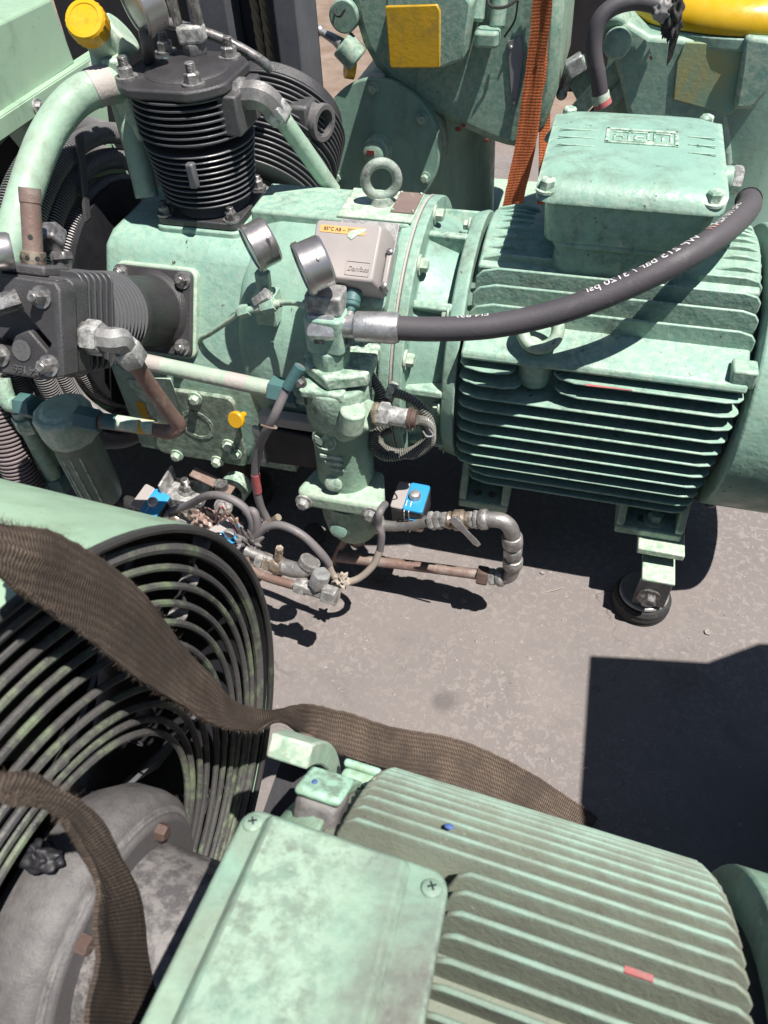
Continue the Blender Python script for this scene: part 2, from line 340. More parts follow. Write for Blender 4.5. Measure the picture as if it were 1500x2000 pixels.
def webbing(name, c1, c2, dirt, rib=3.2, cord=5.0):
    """woven strap: u runs along the strap, v across (UV map in metres); rib and cord in millimetres"""
    m, nt, p = newmat(name); uv = N(nt, 'UVMap'); uv.uv_map = 'UVMap'
    g = N(nt, 'NewGeometry'); pos = g.outputs['Position']
    wob = N(nt, 'TexNoise', Scale=300., Detail=3.); nt.links.new(pos, wob.inputs['Vector'])
    sep = N(nt, 'SeparateXYZ'); nt.links.new(uv.outputs[0], sep.inputs[0])
    def wave(o, mm, jit):
        a = N(nt, 'Math', operation='MULTIPLY'); nt.links.new(o, a.inputs[0]); a.inputs[1].default_value = 2 * math.pi / (mm / 1000)
        j = N(nt, 'Math', operation='MULTIPLY_ADD'); nt.links.new(wob.outputs['Fac'], j.inputs[0]); j.inputs[1].default_value = jit; nt.links.new(a.outputs[0], j.inputs[2])
        b = N(nt, 'Math', operation='SINE'); nt.links.new(j.outputs[0], b.inputs[0]); return b.outputs[0]
    wu = wave(sep.outputs['X'], rib, 2.5); wv = wave(sep.outputs['Y'], cord, 2.0)
    sm = N(nt, 'Math', operation='MULTIPLY_ADD'); nt.links.new(wv, sm.inputs[0]); sm.inputs[1].default_value = .45; nt.links.new(wu, sm.inputs[2])
    nz = noise(nt, pos, 650, 5, .75); ad = N(nt, 'Math', operation='MULTIPLY_ADD'); nt.links.new(nz, ad.inputs[0]); ad.inputs[1].default_value = 4.0; nt.links.new(sm.outputs[0], ad.inputs[2])
    c = mix(nt, ramp(nt, ad.outputs[0], .9, 3.4), c1, c2)
    c = mix(nt, ramp(nt, noise(nt, pos, 24, 7, .7), .40, .62, 0, .7), c, dirt)
    c = mix(nt, ramp(nt, noise(nt, pos, 7, 6, .7), .42, .60, 0, .6), c, tuple(x * .6 for x in dirt))
    nt.links.new(c, p.inputs['Base Color']); p.inputs['Roughness'].default_value = .9; p.inputs['Specular IOR Level'].default_value = .15
    bump(nt, p, ad.outputs[0], .5, .0006); return m
SLING = webbing('brown_webbing', (.038, .029, .025), (.205, .155, .118), (.062, .048, .041), 2.6, 5.5)
ORANGE = webbing('orange_webbing', (.31, .08, .028), (.66, .22, .09), (.40, .12, .05), 6.0, 9.0)
ROPE = surf('tan_rope', (.36, .27, .17), (.29, .21, .13), rough=.85, bump_s=.8, bump_scale=300)

# ================================================================== ground
def ground_mat():
    m, nt, p = newmat('worn_concrete'); g = N(nt, 'NewGeometry'); pos = g.outputs['Position']
    c = mix(nt, ramp(nt, noise(nt, pos, 2.2, 6, .6), .35, .65), (.212, .187, .179), (.180, .161, .156))
    fl = noise(nt, pos, 92, 6, .62, .8); area = noise(nt, pos, 3.2, 3)
    fm = mul(nt, ramp(nt, fl, .50, .575), ramp(nt, area, .32, .62))
    c = mix(nt, mul(nt, fm, .65), c, (.29, .26, .248))
    c = mix(nt, ramp(nt, noise(nt, pos, 330, 3, .7), .62, .72, 0, .7), c, (.10, .085, .085))
    c = mix(nt, ramp(nt, noise(nt, pos, 5, 6, .7, .5), .56, .72, 0, .6), c, (.115, .10, .095))
    c = mix(nt, ramp(nt, noise(nt, pos, 2.1, 5, .6, .3), .52, .66, 0, .45), c, (.27, .24, .225))
    vc = N(nt, 'TexVoronoi', feature='DISTANCE_TO_EDGE', Scale=2.3); wv = N(nt, 'TexNoise', Scale=7., Detail=6.); nt.links.new(pos, wv.inputs['Vector'])
    va = N(nt, 'VectorMath', operation='MULTIPLY_ADD'); nt.links.new(wv.outputs['Color'], va.inputs[0]); va.inputs[1].default_value = (.35, .35, 0); nt.links.new(pos, va.inputs[2]); nt.links.new(va.outputs[0], vc.inputs['Vector'])
    crk = mul(nt, ramp(nt, vc.outputs['Distance'], .004, .0015), ramp(nt, noise(nt, pos, 1.7, 2), .5, .56)); c = mix(nt, mul(nt, crk, .6), c, (.06, .053, .05))
    st = N(nt, 'VectorMath', operation='DISTANCE'); nt.links.new(pos, st.inputs[0]); st.inputs[1].default_value = (-.085, .545, 0)
    sn = noise(nt, pos, 40, 4); sa = N(nt, 'Math', operation='MULTIPLY_ADD'); nt.links.new(sn, sa.inputs[0]); sa.inputs[1].default_value = .03; nt.links.new(st.outputs['Value'], sa.inputs[2])
    c = mix(nt, ramp(nt, sa.outputs[0], .040, .024, 0, .55), c, (.09, .08, .08))
    sep = N(nt, 'SeparateXYZ'); nt.links.new(pos, sep.inputs[0])
    wob = noise(nt, pos, 1.5, 4); wa = N(nt, 'Math', operation='MULTIPLY_ADD'); nt.links.new(wob, wa.inputs[0]); wa.inputs[1].default_value = .9; nt.links.new(sep.outputs['Y'], wa.inputs[2])
    soil = mix(nt, ramp(nt, noise(nt, pos, 9, 7, .7), .35, .65), (.18, .125, .093), (.27, .21, .168))
    c = mix(nt, ramp(nt, wa.outputs[0], 3.0, 3.4), c, soil)
    nt.links.new(c, p.inputs['Base Color']); p.inputs['Roughness'].default_value = .85; p.inputs['Specular IOR Level'].default_value = .25
    h = N(nt, 'Math', operation='MULTIPLY_ADD'); nt.links.new(fm, h.inputs[0]); h.inputs[1].default_value = .35; nt.links.new(noise(nt, pos, 260, 6, .75), h.inputs[2])
    bump(nt, p, h.outputs[0], .55, .002); return m
GROUND = ground_mat()
g = MB(); nx = 24
g.add([(-60 + 120 * i / nx, -60 + 120 * j / nx, 0) for j in range(nx + 1) for i in range(nx + 1)],
      [(j * (nx + 1) + i, j * (nx + 1) + i + 1, (j + 1) * (nx + 1) + i + 1, (j + 1) * (nx + 1) + i) for j in range(nx) for i in range(nx)])
go = g.build('ground', GROUND, smooth=0); go['kind'] = 'structure'; go['label'] = 'pinkish grey worn concrete yard, bare soil farther back'

# ================================================================== compressor with its motor
YC, ZC, RM = .994, .353, .197
X1, Y1, Z1 = V((1, 0, 0)), V((0, 1, 0)), V((0, 0, 1))
C1 = empty('air_compressor', (-.2, YC, 0), 'mint green piston compressor and electric motor set standing behind, black finned cylinders on top', 'compressor')
def ax(x, r, deg): return V((x, YC + r * math.cos(R_(deg)), ZC + r * math.sin(R_(deg))))

# ---- electric motor
mo = MB(); mo.lathe((-.137, YC, ZC), X1, [(0, .16), (.372, .16)], 64)
mo.prism([(.878, .484), (.84, .474), (.806, .461), (.803, .452), (.86, .43)], (-.128, 0, 0), Y1, Z1, X1 * .358)     # the smooth shoulder
mo.prism([(2 * YC - a, b) for a, b in [(.878, .484), (.84, .474), (.806, .461), (.803, .452), (.86, .43)]], (-.128, 0, 0), Y1, Z1, X1 * .358)
MOT = mo.build('electric_motor', GREEN, C1, bevel=.003, label='mint green finned electric motor with a big terminal box')
s = MB(); s.lathe((-.136, YC, ZC), X1, [(0, .166), (.37, .166)], 64); s.build('frame_core', surf('shaded_grimy_groove_paint', (.10, .17, .14), (.13, .20, .16), grime=(.07, .06, .045), grime_amt=.8, rough=.65, bump_s=.4, bump_scale=150), MOT)  # shade between the fins put into the darker core colour, plus some grime
arc = lambda r, a0, a1: [(YC + r * math.cos(R_(a)), ZC + r * math.sin(R_(a))) for a in (range(a0, a1 + 1, 4) if a1 > a0 else range(a0, a1 - 1, -4))]
s = MB(); s.prism(arc(.1925, 56, 116) + arc(.155, 116, 56), (-.1275, 0, 0), Y1, Z1, X1 * .357); s.build('crown_shell', GREEN, MOT, bevel=.003, smooth=50)
def plate_fin(poly, o, ux, uy, h):
    b = MB(); b.prism(poly, o, ux, uy, h); return b.build('fin', GREEN, MOT, bevel=.0016)
def finpoly(L, d, root):                                 # outline of a fin along the axis with drooping ends
    return [(0, -root), (L, -root), (L, -.012), (L - .006, -.004), (L - .022, 0), (.03, 0), (.008, -.006), (0, -.016)]
for side in (-1, 1):                                      # side fins lie flat, one above the other
    for k in range(11):
        z = .438 - .0218 * k; dz = abs(z - ZC); tip = .198 * (1 - (dz / .225) ** 3.2) ** (1 / 3.2)
        x0, x1 = -.13, .232 - .012 * max(0, k - 3) / 7
        if k > 8: x0 += .02
        if k == 0: segs = [(x0, -.055), (-.005, x1)]
        elif k == 1: segs = [(x0, -.045), (-.0, x1)]
        else: segs = [(x0, x1)]
        for a, b_ in (segs if side < 0 else [(x0, x1)]):
            plate_fin(finpoly(b_ - a, 0, .07), (a, YC + side * tip, z - .0018), X1, Y1 * side, Z1 * .0034)
    for k in range(7):                                    # crown fins stand upright
        dy = .0105 + .0205 * k; z = ZC + math.sqrt(max(.198 ** 2 - dy ** 2, 0))
        if dy > .135: continue
        if side < 0 and dy > .06: segs = [(-.128, .232)]
        else: segs = [(-.128, -.062), (.165, .232)]
        for a, b_ in segs: plate_fin(finpoly(b_ - a, 0, .05), (a, YC + side * dy - .0021, z + (.004 if dy > .06 else 0)), X1, Z1, Y1 * .0042)
s = MB(); s.lathe((-.156, YC, ZC), X1, [(0, .176), (.002, .186), (.016, .190), (.0215, .190)], 72)
s.lathe((-.2, YC, ZC), X1, [(0, .12), (.044, .15)], 48)
SH = s.build('end_shield', GREEN, MOT, bevel=.002)
for a in (84, 136, 180, 225, 40): bolt(MOT, ax(-.156, .178, a), -X1, .0075, GREENL)
s = MB(); s.box(ax(-.112, .18, 141), (.042, .03, .026)); s.build('lug', GREEN, MOT, bevel=.004)
s = MB(); s.box((.222, .822, .468), (.03, .028, .026)); s.build('lug', GREEN, MOT, bevel=.003)
s = MB(); s.lathe((.2385, YC, ZC), X1, [(0, .2), (.003, .2045), (.12, .2045), (.15, .195), (.165, .16)], 72)
FC = s.build('fan_cover', GREEN, MOT, bevel=.002)
s = MB(); s.cyl((.205, YC, ZC), (.24, YC, ZC), .17, n=48); s.build('fan_gap', SLATED, MOT)
inst('fcs', lambda b: b.lathe((0, 0, 0), (0, 0, 1), [(0, .007), (.004, .007), (.006, .004)], 14), DKST, 'screw', MOT, ax(.262, .2045, 232), ax(0, 1, 232) - ax(0, 0, 0))
# feet
for (xa, xb) in ((-.122, -.042), (.128, .228)):
    for sd in (-1, 1):
        f = MB(); y0 = YC + sd * .175; zb = .145
        f.box(((xa + xb) / 2, YC + sd * .135, zb + .008), (xb - xa, .08, .016))
        f.box(((xa + xb) / 2, YC + sd * .115, zb + .05), (xb - xa, .012, .09))
        for xx in (xa + .006, xb - .006):
            f.prism([(0, 0), (.062, 0), (.062, .012), (.022, .098), (-.02, .098), (-.02, 0)], (xx - .006, YC + sd * .112, zb + .016), Y1 * sd, Z1, X1 * .012)
        f.build('foot', GREEN, MOT, bevel=.003)
        inst('fh', lambda b: b.cyl((0, 0, 0), (0, 0, .001), .007, n=16), DKST, 'foot_hole', MOT, ((xa + xb) / 2 - .012, YC + sd * .152, zb + .016), Z1)
        if xa < 0: inst('fh', lambda b: None, DKST, 'foot_hole', MOT, ((xa + xb) / 2 + .012, YC + sd * .152, zb + .016), Z1)
        else: bolt(MOT, ((xa + xb) / 2 + .008, YC + sd * .15, zb + .016), Z1, .012, GREEN, name='foot_bolt')
# terminal box
tb = MB()
def taper(b, x0, x1, y0, y1, z0, z1, ins, r, top=0):
    lo = [V((x * 1.0, y * 1.0, z0)) for x, y in [(p[0] + (x0 + x1) / 2, p[1] + (y0 + y1) / 2) for p in rrect(x1 - x0 - 2 * ins, y1 - y0 - 2 * ins, r)]]
    hi = [V((x, y, z1)) for x, y in [(p[0] + (x0 + x1) / 2, p[1] + (y0 + y1) / 2) for p in rrect(x1 - x0 - 2 * top, y1 - y0 - 2 * top, r)]]
    b.rings([lo, hi])
taper(tb, -.052, .151, .899, 1.14, .572, .636, .006, .018)
TB = tb.build('terminal_box', GREEN, MOT, bevel=.003)
s = MB(); taper(s, -.035, .140, .908, 1.13, .515, .5715, .002, .02, .004); s.build('plinth', GREEN, MOT, bevel=.003)
s = MB(); taper(s, -.034, .136, .905, 1.132, .566, .5735, .0, .012); s.build('gasket_ridge', GREEN, MOT, bevel=.002)
ld = MB(); nxl, nyl = 28, 28; x0, x1, y0, y1 = -.062, .158, .892, 1.148
def lidz(u, v):
    e = min(u, 1 - u, v, 1 - v)
    du, dv = abs(u - .5) * 2, abs(v - .5) * 2
    z = .651 - .006 * du ** 6 - .018 * max(0, (dv - .80) / .2) ** 2.0
    cu, cv = max(0, du - .80) / .2, max(0, dv - .82) / .18
    if cu > 0 and cv > 0: z = min(z, .651 - .016 * min(1, 2.2 * min(cu, cv)))
    return z
vs = []; fs = []
pr_ = rrect(x1 - x0, y1 - y0, .02, 6)
for j in range(nyl + 1):
    for i in range(nxl + 1):
        u, v = i / nxl, j / nyl; X, Y = x0 + (x1 - x0) * u, y0 + (y1 - y0) * v
        rr = .02; ex, ey = min(X - x0, x1 - X), min(Y - y0, y1 - Y)
        if ex < rr and ey < rr:                           # pull the corner in to a round one
            dx, dy = rr - ex, rr - ey; L = math.hypot(dx, dy)
            if L > rr:
                k = rr / L; X = (x0 + rr - dx * k) if u < .5 else (x1 - rr + dx * k); Y = (y0 + rr - dy * k) if v < .5 else (y1 - rr + dy * k)
        vs.append((X, Y, lidz(u, v)))
for j in range(nyl):
    for i in range(nxl): a = j * (nxl + 1) + i; fs.append((a, a + 1, a + nxl + 2, a + nxl + 1))
edge = [i for i in range(nxl + 1)] + [j * (nxl + 1) + nxl for j in range(1, nyl + 1)] + [nyl * (nxl + 1) + i for i in range(nxl - 1, -1, -1)] + [j * (nxl + 1) for j in range(nyl - 1, 0, -1)]
n0 = len(vs); vs += [(vs[i][0], vs[i][1], .6285) for i in edge]; m0 = len(edge)
fs += [(edge[i], edge[(i + 1) % m0], n0 + (i + 1) % m0, n0 + i) for i in range(m0)]
n1 = len(vs); cx_, cy_ = (x0 + x1) / 2, (y0 + y1) / 2
vs += [((vs[i][0] - cx_) * .955 + cx_, (vs[i][1] - cy_) * .955 + cy_, .6265) for i in edge]; fs += [(n0 + i, n0 + (i + 1) % m0, n1 + (i + 1) % m0, n1 + i) for i in range(m0)]
fs.append(tuple(range(n1, n1 + m0)))
ld.add(vs, fs); LID = ld.build('terminal_box_lid', GREEN, MOT, smooth=50)
for bx_, by_ in ((x0 + .013, y0 + .016), (x1 - .016, y0 + .016), (x0 + .018, y1 - .013), (x1 - .02, y1 - .014)):
    bolt(MOT, (bx_, by_, .637), Z1, .0095, GREENF, name='lid_bolt', h=.012, washer=True)
# cast logo and ribs on the lid (read from the far side)
lg = MB(); zt = .6505
def bar(b, ax_, ay, bx, by, wd=.0032, h=.0022, o=(.055, 1.047)):   # logo coordinates: millimetres, turned half round
    A = V((o[0] - ax_ / 880, o[1] - ay / 900, zt)); B = V((o[0] - bx / 880, o[1] - by / 900, zt)); d = (B - A); L = d.length + wd; d.normalize()
    b.box((A + B) / 2 + V((0, 0, h / 2)), (L, wd, h), (d, Z1.cross(d), Z1))
for x_a, y_a, x_b, y_b in ((-38, -19, 38, -19), (-38, 19, 38, 19), (-38, -19, -38, 19), (38, -19, 38, 19)): bar(lg, x_a, y_a, x_b, y_b, .0045)
for q in (((-32, 10), (-32, -12), (-14, -12), (-14, 10)), ((-23, 10), (-23, -4)), ((11, -12), (-7, -12), (-7, 10), (7, 10), (7, 0), (-1, 0)), ((14, 10), (14, -12), (30, -12)), ((30, 12), (30, 0), (20, 0), (20, 4)), ((-32, 14), (30, 14))):
    for a, b_ in zip(q, q[1:]): bar(lg, *a, *b_)
lg.build('cast_logo', GREENF, MOT, bevel=.0006)
for y_ in (1.06, 1.035, 1.01):
    for xa, xb in ((-.05, .0), (.112, .146)):
        s = MB(); s.box(((xa + xb) / 2, y_, .651), (xb - xa, .0022, .0018)); s.build('cast_rib', GREEN, MOT, bevel=.0006)
s = MB(); s.cyl((.14, 1.05, .605), (.178, 1.05, .605), .017); s.build('cable_entry', GREEN, MOT, bevel=.002)
s = MB(); s.hexp((.178, 1.05, .605), (.19, 1.05, .605), .018); s.build('cable_entry_nut', STEELP, MOT)
# lifting eye on the shoulder
s = MB(); s.torus((-.03, .822, .497), (0, -.75, .66), .022, .0085); s.cyl((-.03, .83, .455), (-.03, .825, .478), .013); s.cyl((-.03, .828, .452), (-.03, .828, .464), .018)
s.build('lifting_eye', GREENL, MOT, label='mint green lifting eye on the motor shoulder')
s = MB(); s.lathe((-.03, .838, .41), (0, -.25, 1), [(0, .022), (.05, .024)], 24); s.build('eye_boss', GREEN, MOT, bevel=.003)
s = MB(); s.prism([(0, 0), (.055, .0), (.058, .0), (.06, -.002), (0, -.004)], (.037, .8, .4392), X1, Y1, Z1 * .0006); s.build('paint_mark', PINK, MOT, label='red paint mark on a fin')
# resilient foot under the motor
vm = MB(); bx, by = .193, .80
vm.box((bx + .008, YC - .155, .1385), (.07, .09, .0125)); vm.box((bx + .012, by - .004, .108), (.05, .066, .006)); vm.box((bx + .012, by + .03, .122), (.05, .006, .034)); VM = vm.build('mount_bracket', GREENL, C1, bevel=.002)
s = MB(); s.box((bx + .01, by - .034, .076), (.05, .006, .062)); s.box((bx + .032, by - .004, .076), (.006, .06, .058)); s.build('angle_plate', BLACK, VM, bevel=.002)
RUBC = [(0, .050), (.003, .056), (.008, .0545), (.012, .057), (.018, .055), (.024, .056), (.03, .051), (.031, .04)]
s = MB(); s.lathe((bx + .006, by - .002, .0), Z1, [(t, r * .83) for t, r in RUBC], 48); rp = s.build('rubber_pad', RUBBERB, VM, label='cracked black rubber mounting pad')
s = MB(); s.lathe((bx + .006, by - .002, .031), Z1, [(0, .039), (.005, .040), (.008, .037)], 40); s.build('pad_plate', STEELP, VM, bevel=.001)
bolt(VM, (bx + .006, by - .037, .07), -Y1, .0125, DKST, h=.012)
for sx, sy in ((.19, YC + .155), (-.55, YC - .11), (-.55, YC + .13), (-.08, YC + .155)):
    s = MB(); s.lathe((sx, sy, 0), Z1, [(0, .05), (.03, .055), (.035, .045)], 32); s.box((sx, sy, .09), (.05, .05, .115)); s.build('mount_foot', RUBBERB, C1, bevel=.002)

# ---- bell housing between motor and crankcase
bh = MB(); bh.lathe((-.222, YC, ZC), X1, [(0, .205), (.014, .205), (.016, .178), (.066, .158)], 72); BH = bh.build('bell_housing', GREEN, C1, bevel=.002)
for a in (98, 134, 172, 210, 60, 20):
    e = V((0, math.cos(R_(a)), math.sin(R_(a)))); s = MB(); s.box(ax(-.18, .172, a), (.056, .012, .03), (X1, X1.cross(e), e)); s.build('rib', GREEN, BH, bevel=.003)
for a in (87, 118, 157, 190, 225): bolt(BH, ax(-.207, .193, a), X1, .0095, GREENL)
s = MB(); s.lathe((-.244, YC, ZC), X1, [(0, .2), (.002, .204), (.018, .204)], 72); s.build('joint_flange', GREEN, BH, bevel=.002)
s = MB(); s.lathe((-.2255, YC, ZC), X1, [(0, .2052), (.003, .2052)], 72); s.build('gasket', WHITEP, BH)

# ---- crankcase
cc = MB(); half = [(-.07, .168), (-.098, .158), (-.184, .012), (-.187, -.02), (-.187, -.17), (-.17, -.19)]
poly = half[::-1] + [(-a, b) for a, b in half]
cc.prism(poly, (-.692, YC, ZC), Y1, Z1, X1 * .262)
cc.lathe((-.47, YC, ZC), X1, [(0, .17), (.02, .188), (.05, .196), (.24, .198)], 72)
CC = cc.build('crankcase', GREEN, C1, bevel=.012, seg=3, label='mint green cast crankcase')
s = MB(); s.prism([(0, -.045), (.19, -.047), (.235, -.047), (.24, -.04), (.24, .04), (.235, .047), (0, .045)], (-.468, YC, .535), X1, Y1, Z1 * .021); s.build('top_pad', GREEN, CC, bevel=.004)
s = MB(); s.box((-.283, YC, .5575), (.108, .088, .004)); s.build('raised_patch', GREENL, CC, bevel=.0015)
s = MB(); s.box((-.247, YC + .008, .5605), (.034, .062, .0018)); s.build('name_plate', PLATE, CC, label='brown rubbed name plate')
for dx in (-.017, .017):
    for dy in (-.027, .027): inst('rv', lambda b: b.sphere((0, 0, 0), .0022, 8, 5), GREENL, 'rivet', CC, (-.247 + dx * .85, YC + .008 + dy, .562), Z1)
s = MB(); s.torus((-.283, YC + .004, .592), (.30, -.94, .1), .0225, .0072); s.cyl((-.283, YC + .004, .559), (-.283, YC + .004, .5695), .0175, .014); s.build('lifting_eye', EYEP, CC, label='worn lifting eye bolt, paint rubbed through')
s = MB(); s.box((-.676, .8285, .453), (.008, .0012, .06), (X1, V((0, .866, -.5)), V((0, .5, .866)))); s.build('paint_mark', REDP, CC, label='dark red paint stroke')
# square pads for the three cylinders; directions of the bank
BD = {'front': V((0, -.866, .5)), 'top': Z1, 'rear': V((0, .866, .5))}
BX = {'front': -.5975, 'top': -.548, 'rear': -.56}
def bpt(k, x, u, off):                                    # x along crankshaft, u across the bank, off outwards from the pad face
    d = BD[k]; return V((BX[k] + x, YC, ZC)) + d * (.178 + off) - X1.cross(d) * u
for k, hw in (('front', .066), ('top', .068), ('rear', .075)):
    s = MB(); d = BD[k]; uu = -X1.cross(d); s.rbox(bpt(k, 0, 0, -.011), (2 * hw, 2 * hw, .020), .014, (X1, uu, d)); s.build('cylinder_pad', GREENL if k == 'front' else GREEN, CC, bevel=.003)

# ---- upright cylinder
d = Z1; k = 'top'
b = MB(); b.rbox(bpt(k, 0, 0, .0055), (.13, .13, .011), .012); b.lathe(bpt(k, 0, 0, .01), d, [(0, .058), (.008, .054), (.014, .05), (.03, .05), (.16, .05)], 48)
CY = b.build('upright_cylinder', BLACK, C1, bevel=.002, label='upright black finned compressor cylinder')
for sx in (-1, 1):
    for sy in (-1, 1): bolt(CY, bpt(k, sx * .053, sy * .053, .011), d, .0085, DKST, h=.011, stud=.005)
for i in range(10):
    s = MB(); z = .030 + .0082 * i; r = .068 + .0012 * i; s.lathe(bpt(k, 0, 0, z), d, [(0, .045), (0, r - .0008), (.0008, r), (.0018, r), (.0026, r - .0008), (.0026, .045)], 56); s.build('fin', BLACKF, CY)
for i in range(7):                                         # the head is squarer on the pipe side
    s = MB(); z = .1205 + .0085 * i
    pl = []
    for q in range(48):
        t = 2 * math.pi * q / 48; c_, s_ = math.cos(t), math.sin(t); r = min(.081, .078 / max(abs(c_), 1e-3) if c_ > 0 else .081); pl.append((r * c_, r * s_))
    s.prism(pl, bpt(k, 0, 0, z), X1, Y1, Z1 * .0028); s.build('head_fin', BLACKF, CY, bevel=.0006)
s = MB(); s.box(bpt(k, .02, -.078, .084), (.012, .012, .034)); s.build('fin_lug', BLACKF, CY, bevel=.003)
b = MB(); pl = []
for q in range(64):
    t = 2 * math.pi * q / 64; c_, s_ = math.cos(t), math.sin(t); r = .079 / max(abs(c_), abs(s_), .80); pl.append((min(r, .089) * c_ - .004, min(r, .089) * s_))
b.prism(pl, bpt(k, 0, 0, .176), X1, Y1, Z1 * .0135); b.lathe(bpt(k, .002, 0, .1885), d, [(0, .058), (.003, .054), (.005, .048)], 40)
b.box(bpt(k, .073, .0, .150), (.028, .09, .05))
HD = b.build('cylinder_head', BLACK, CY, bevel=.003)
for sx, sy in ((-.064, -.043), (.036, -.052), (-.058, .062), (.043, .052)): bolt(CY, bpt(k, sx, sy, .1895), d, .0105, NUTS, name='stud_nut', h=.012, stud=.011)
# gauge on a stem, spanner-like valve lever, rag of blue tape
g0 = at(289, 112, Z=.725)
def gauge(parent, c, n, r, dep, mat, name='pressure_gauge', glass=GLASS, label=None, cap=True):
    n = V(n).normalized(); a, bb, _ = frame(n); c = V(c); b = MB()
    b.lathe(c, n, [(-dep, r * .9), (-dep + .003, r * .97), (-.006, r * .97), (-.0055, r * 1.03), (.0, r * 1.03), (.002, r * .98), (.002, r * .88), (-.001, r * .87)], 48)
    o = b.build(name, mat, parent, label=label, smooth=30)
    s = MB(); s.lathe(c + n * -.0005, n, [(0, r * .87), (.0008, r * .87)], 40); s.build('dial_glass', glass, o)
    return o
def gauge_n(px, py, tilt, ratio):                         # dial direction: mostly sideways, a little towards the viewer
    v = -(_f + _r * ((px - 750) / FOC) - _u * ((py - 1000) / FOC)).normalized(); r = (_r - v * _r.dot(v)).normalized(); u = v.cross(r)
    return (r * -math.cos(R_(tilt)) - u * math.sin(R_(tilt))) * math.sqrt(1 - ratio * ratio) + v * ratio
GA = gauge(CY, at(262, 14, Y=.985), gauge_n(262, 14, 22, .30), .036, .030, STAIN, label='scuffed steel pressure gauge over the cylinder head')
s = MB(); s.tube([at(282, 55, Y=.985), at(287, 85, Y=.985), g0 - V((0, 0, .01))], .0085, 12); s.build('gauge_stem', BLACK, GA)
p = at(383, 108, Z=.722); s = MB(); s.hexp(p, p + V((0, 0, .016)), .016); s.build('valve_nut', BLACK, CY)
s = MB(); up = V((-.06, .03, 1)).normalized(); sd = V((1, .1, .06)).normalized(); fw = up.cross(sd)
s.box(p + V((0, 0, .026)), (.036, .024, .022), (sd, fw, up)); LV = s.build('valve_lever', STEELP, CY, bevel=.004, label='forked steel valve lever on the cylinder head')
for q in (-1, 1):
    s = MB(); s.prism([(-.004, 0), (.004, 0), (.0045, .03), (.003, .09), (-.0035, .09), (-.006, .03)], p + sd * (.015 * q) + up * .034 - fw * .008, sd, up, fw * .016); s.build('lever_arm', DKST, LV, bevel=.002)
s = MB(); s.prism([(-.02, -.002), (.0, -.009), (.018, -.004), (.022, .006), (.004, .008), (-.016, .006)], at(340, 118, Z=.7225), X1, Y1, Z1 * .0012); s.build('tape_scrap', TEAL, CY)
s = MB(); s.tube([at(300, 40, Y=1.12), at(350, 50, Y=1.12), at(430, 75, Y=1.13), at(500, 112, Y=1.14), at(530, 135, Y=1.15)], .0075, 10); s.build('breather_pipe', DKST, CY)

# ---- rear cylinder (first stage, largest)
k = 'rear'; d = BD[k]; uu = -X1.cross(d)
b = MB(); b.lathe(bpt(k, 0, 0, 0), d, [(0, .085), (.012, .085), (.018, .075), (.2, .075)], 48); RC = b.build('rear_cylinder', GREYC, C1, bevel=.003, label='large rear cylinder with round black fins')
for i in range(17):
    s = MB(); r = .118 + (.006 if i > 8 else 0); s.lathe(bpt(k, 0, 0, .026 + .0098 * i), d, [(0, .07), (0, r - .001), (.001, r), (.0022, r), (.0032, r - .001), (.0032, .07)], 64); s.build('fin', BLACKF, RC)
s = MB(); s.lathe(bpt(k, 0, 0, .196), d, [(0, .112), (.02, .112), (.026, .09), (.03, .06)], 48); s.build('cylinder_head', BLACK, RC, bevel=.002)
pp = at(618, 236, Y=1.235); s = MB(); s.box(pp + V((-.03, .0, -.0)), (.05, .05, .06)); s.build('port_block', BLACK, RC, bevel=.006)
s = MB(); dd = V((.93, -.33, -.05)); s.ring(pp - dd * .01, dd, .026, .026, .021, 36); s.ring(pp + dd * .008, dd, .01, .029, .0205, 36); s.lathe(pp - dd * .008, dd, [(0, .022), (.001, .022)], 24); s.build('intake_stub', GREYC, RC, bevel=.001, label='open grey intake stub')

# ---- front cylinder, head towards the viewer
k = 'front'; d = BD[k]; uu = -X1.cross(d)
b = MB(); b.rbox(bpt(k, 0, 0, .0045), (.126, .122, .009), .009, (X1, uu, d)); b.lathe(bpt(k, 0, 0, .006), d, [(0, .059), (.006, .057), (.012, .051), (.03, .0495), (.085, .0495), (.09, .053), (.105, .053), (.108, .046), (.2, .046)], 56)
FCY = b.build('front_cylinder', BLACK, C1, bevel=.0015, label='black cylinder pointing forward from the crankcase')
for sx in (-1, 1):
    for sy in (-1, 1): bolt(FCY, bpt(k, sx * .05, sy * .048, .009), d, .0085, DKST, h=.009, stud=.003)
for i in range(9):
    s = MB(); s.lathe(bpt(k, 0, 0, .112 + .0085 * i), d, [(0, .044), (.0008, .0555), (.002, .0555), (.003, .044)], 56); s.build('fin', BLACKF, FCY)
for i in range(6):
    s = MB(); s.rbox(bpt(k, 0, 0, .198 + .0115 * i), (.116, .116, .0038), .012, (X1, uu, d)); s.build('head_fin', BLACKF, FCY, bevel=.0008)
b = MB(); b.rbox(bpt(k, 0, 0, .24), (.1, .1, .09), .008, (X1, uu, d)); b.box(bpt(k, .046, -.012, .262), (.024, .046, .036), (X1, uu, d)); b.build('finned_head', BLACK, FCY, bevel=.002)
b = MB(); b.rbox(bpt(k, 0, -.004, .262), (.118, .112, .03), .010, (X1, uu, d)); b.box(bpt(k, .0, .056, .262), (.06, .012, .046), (X1, uu, d))
VC = b.build('valve_cover', BLACK, FCY, bevel=.003, label='black valve cover of the front cylinder')
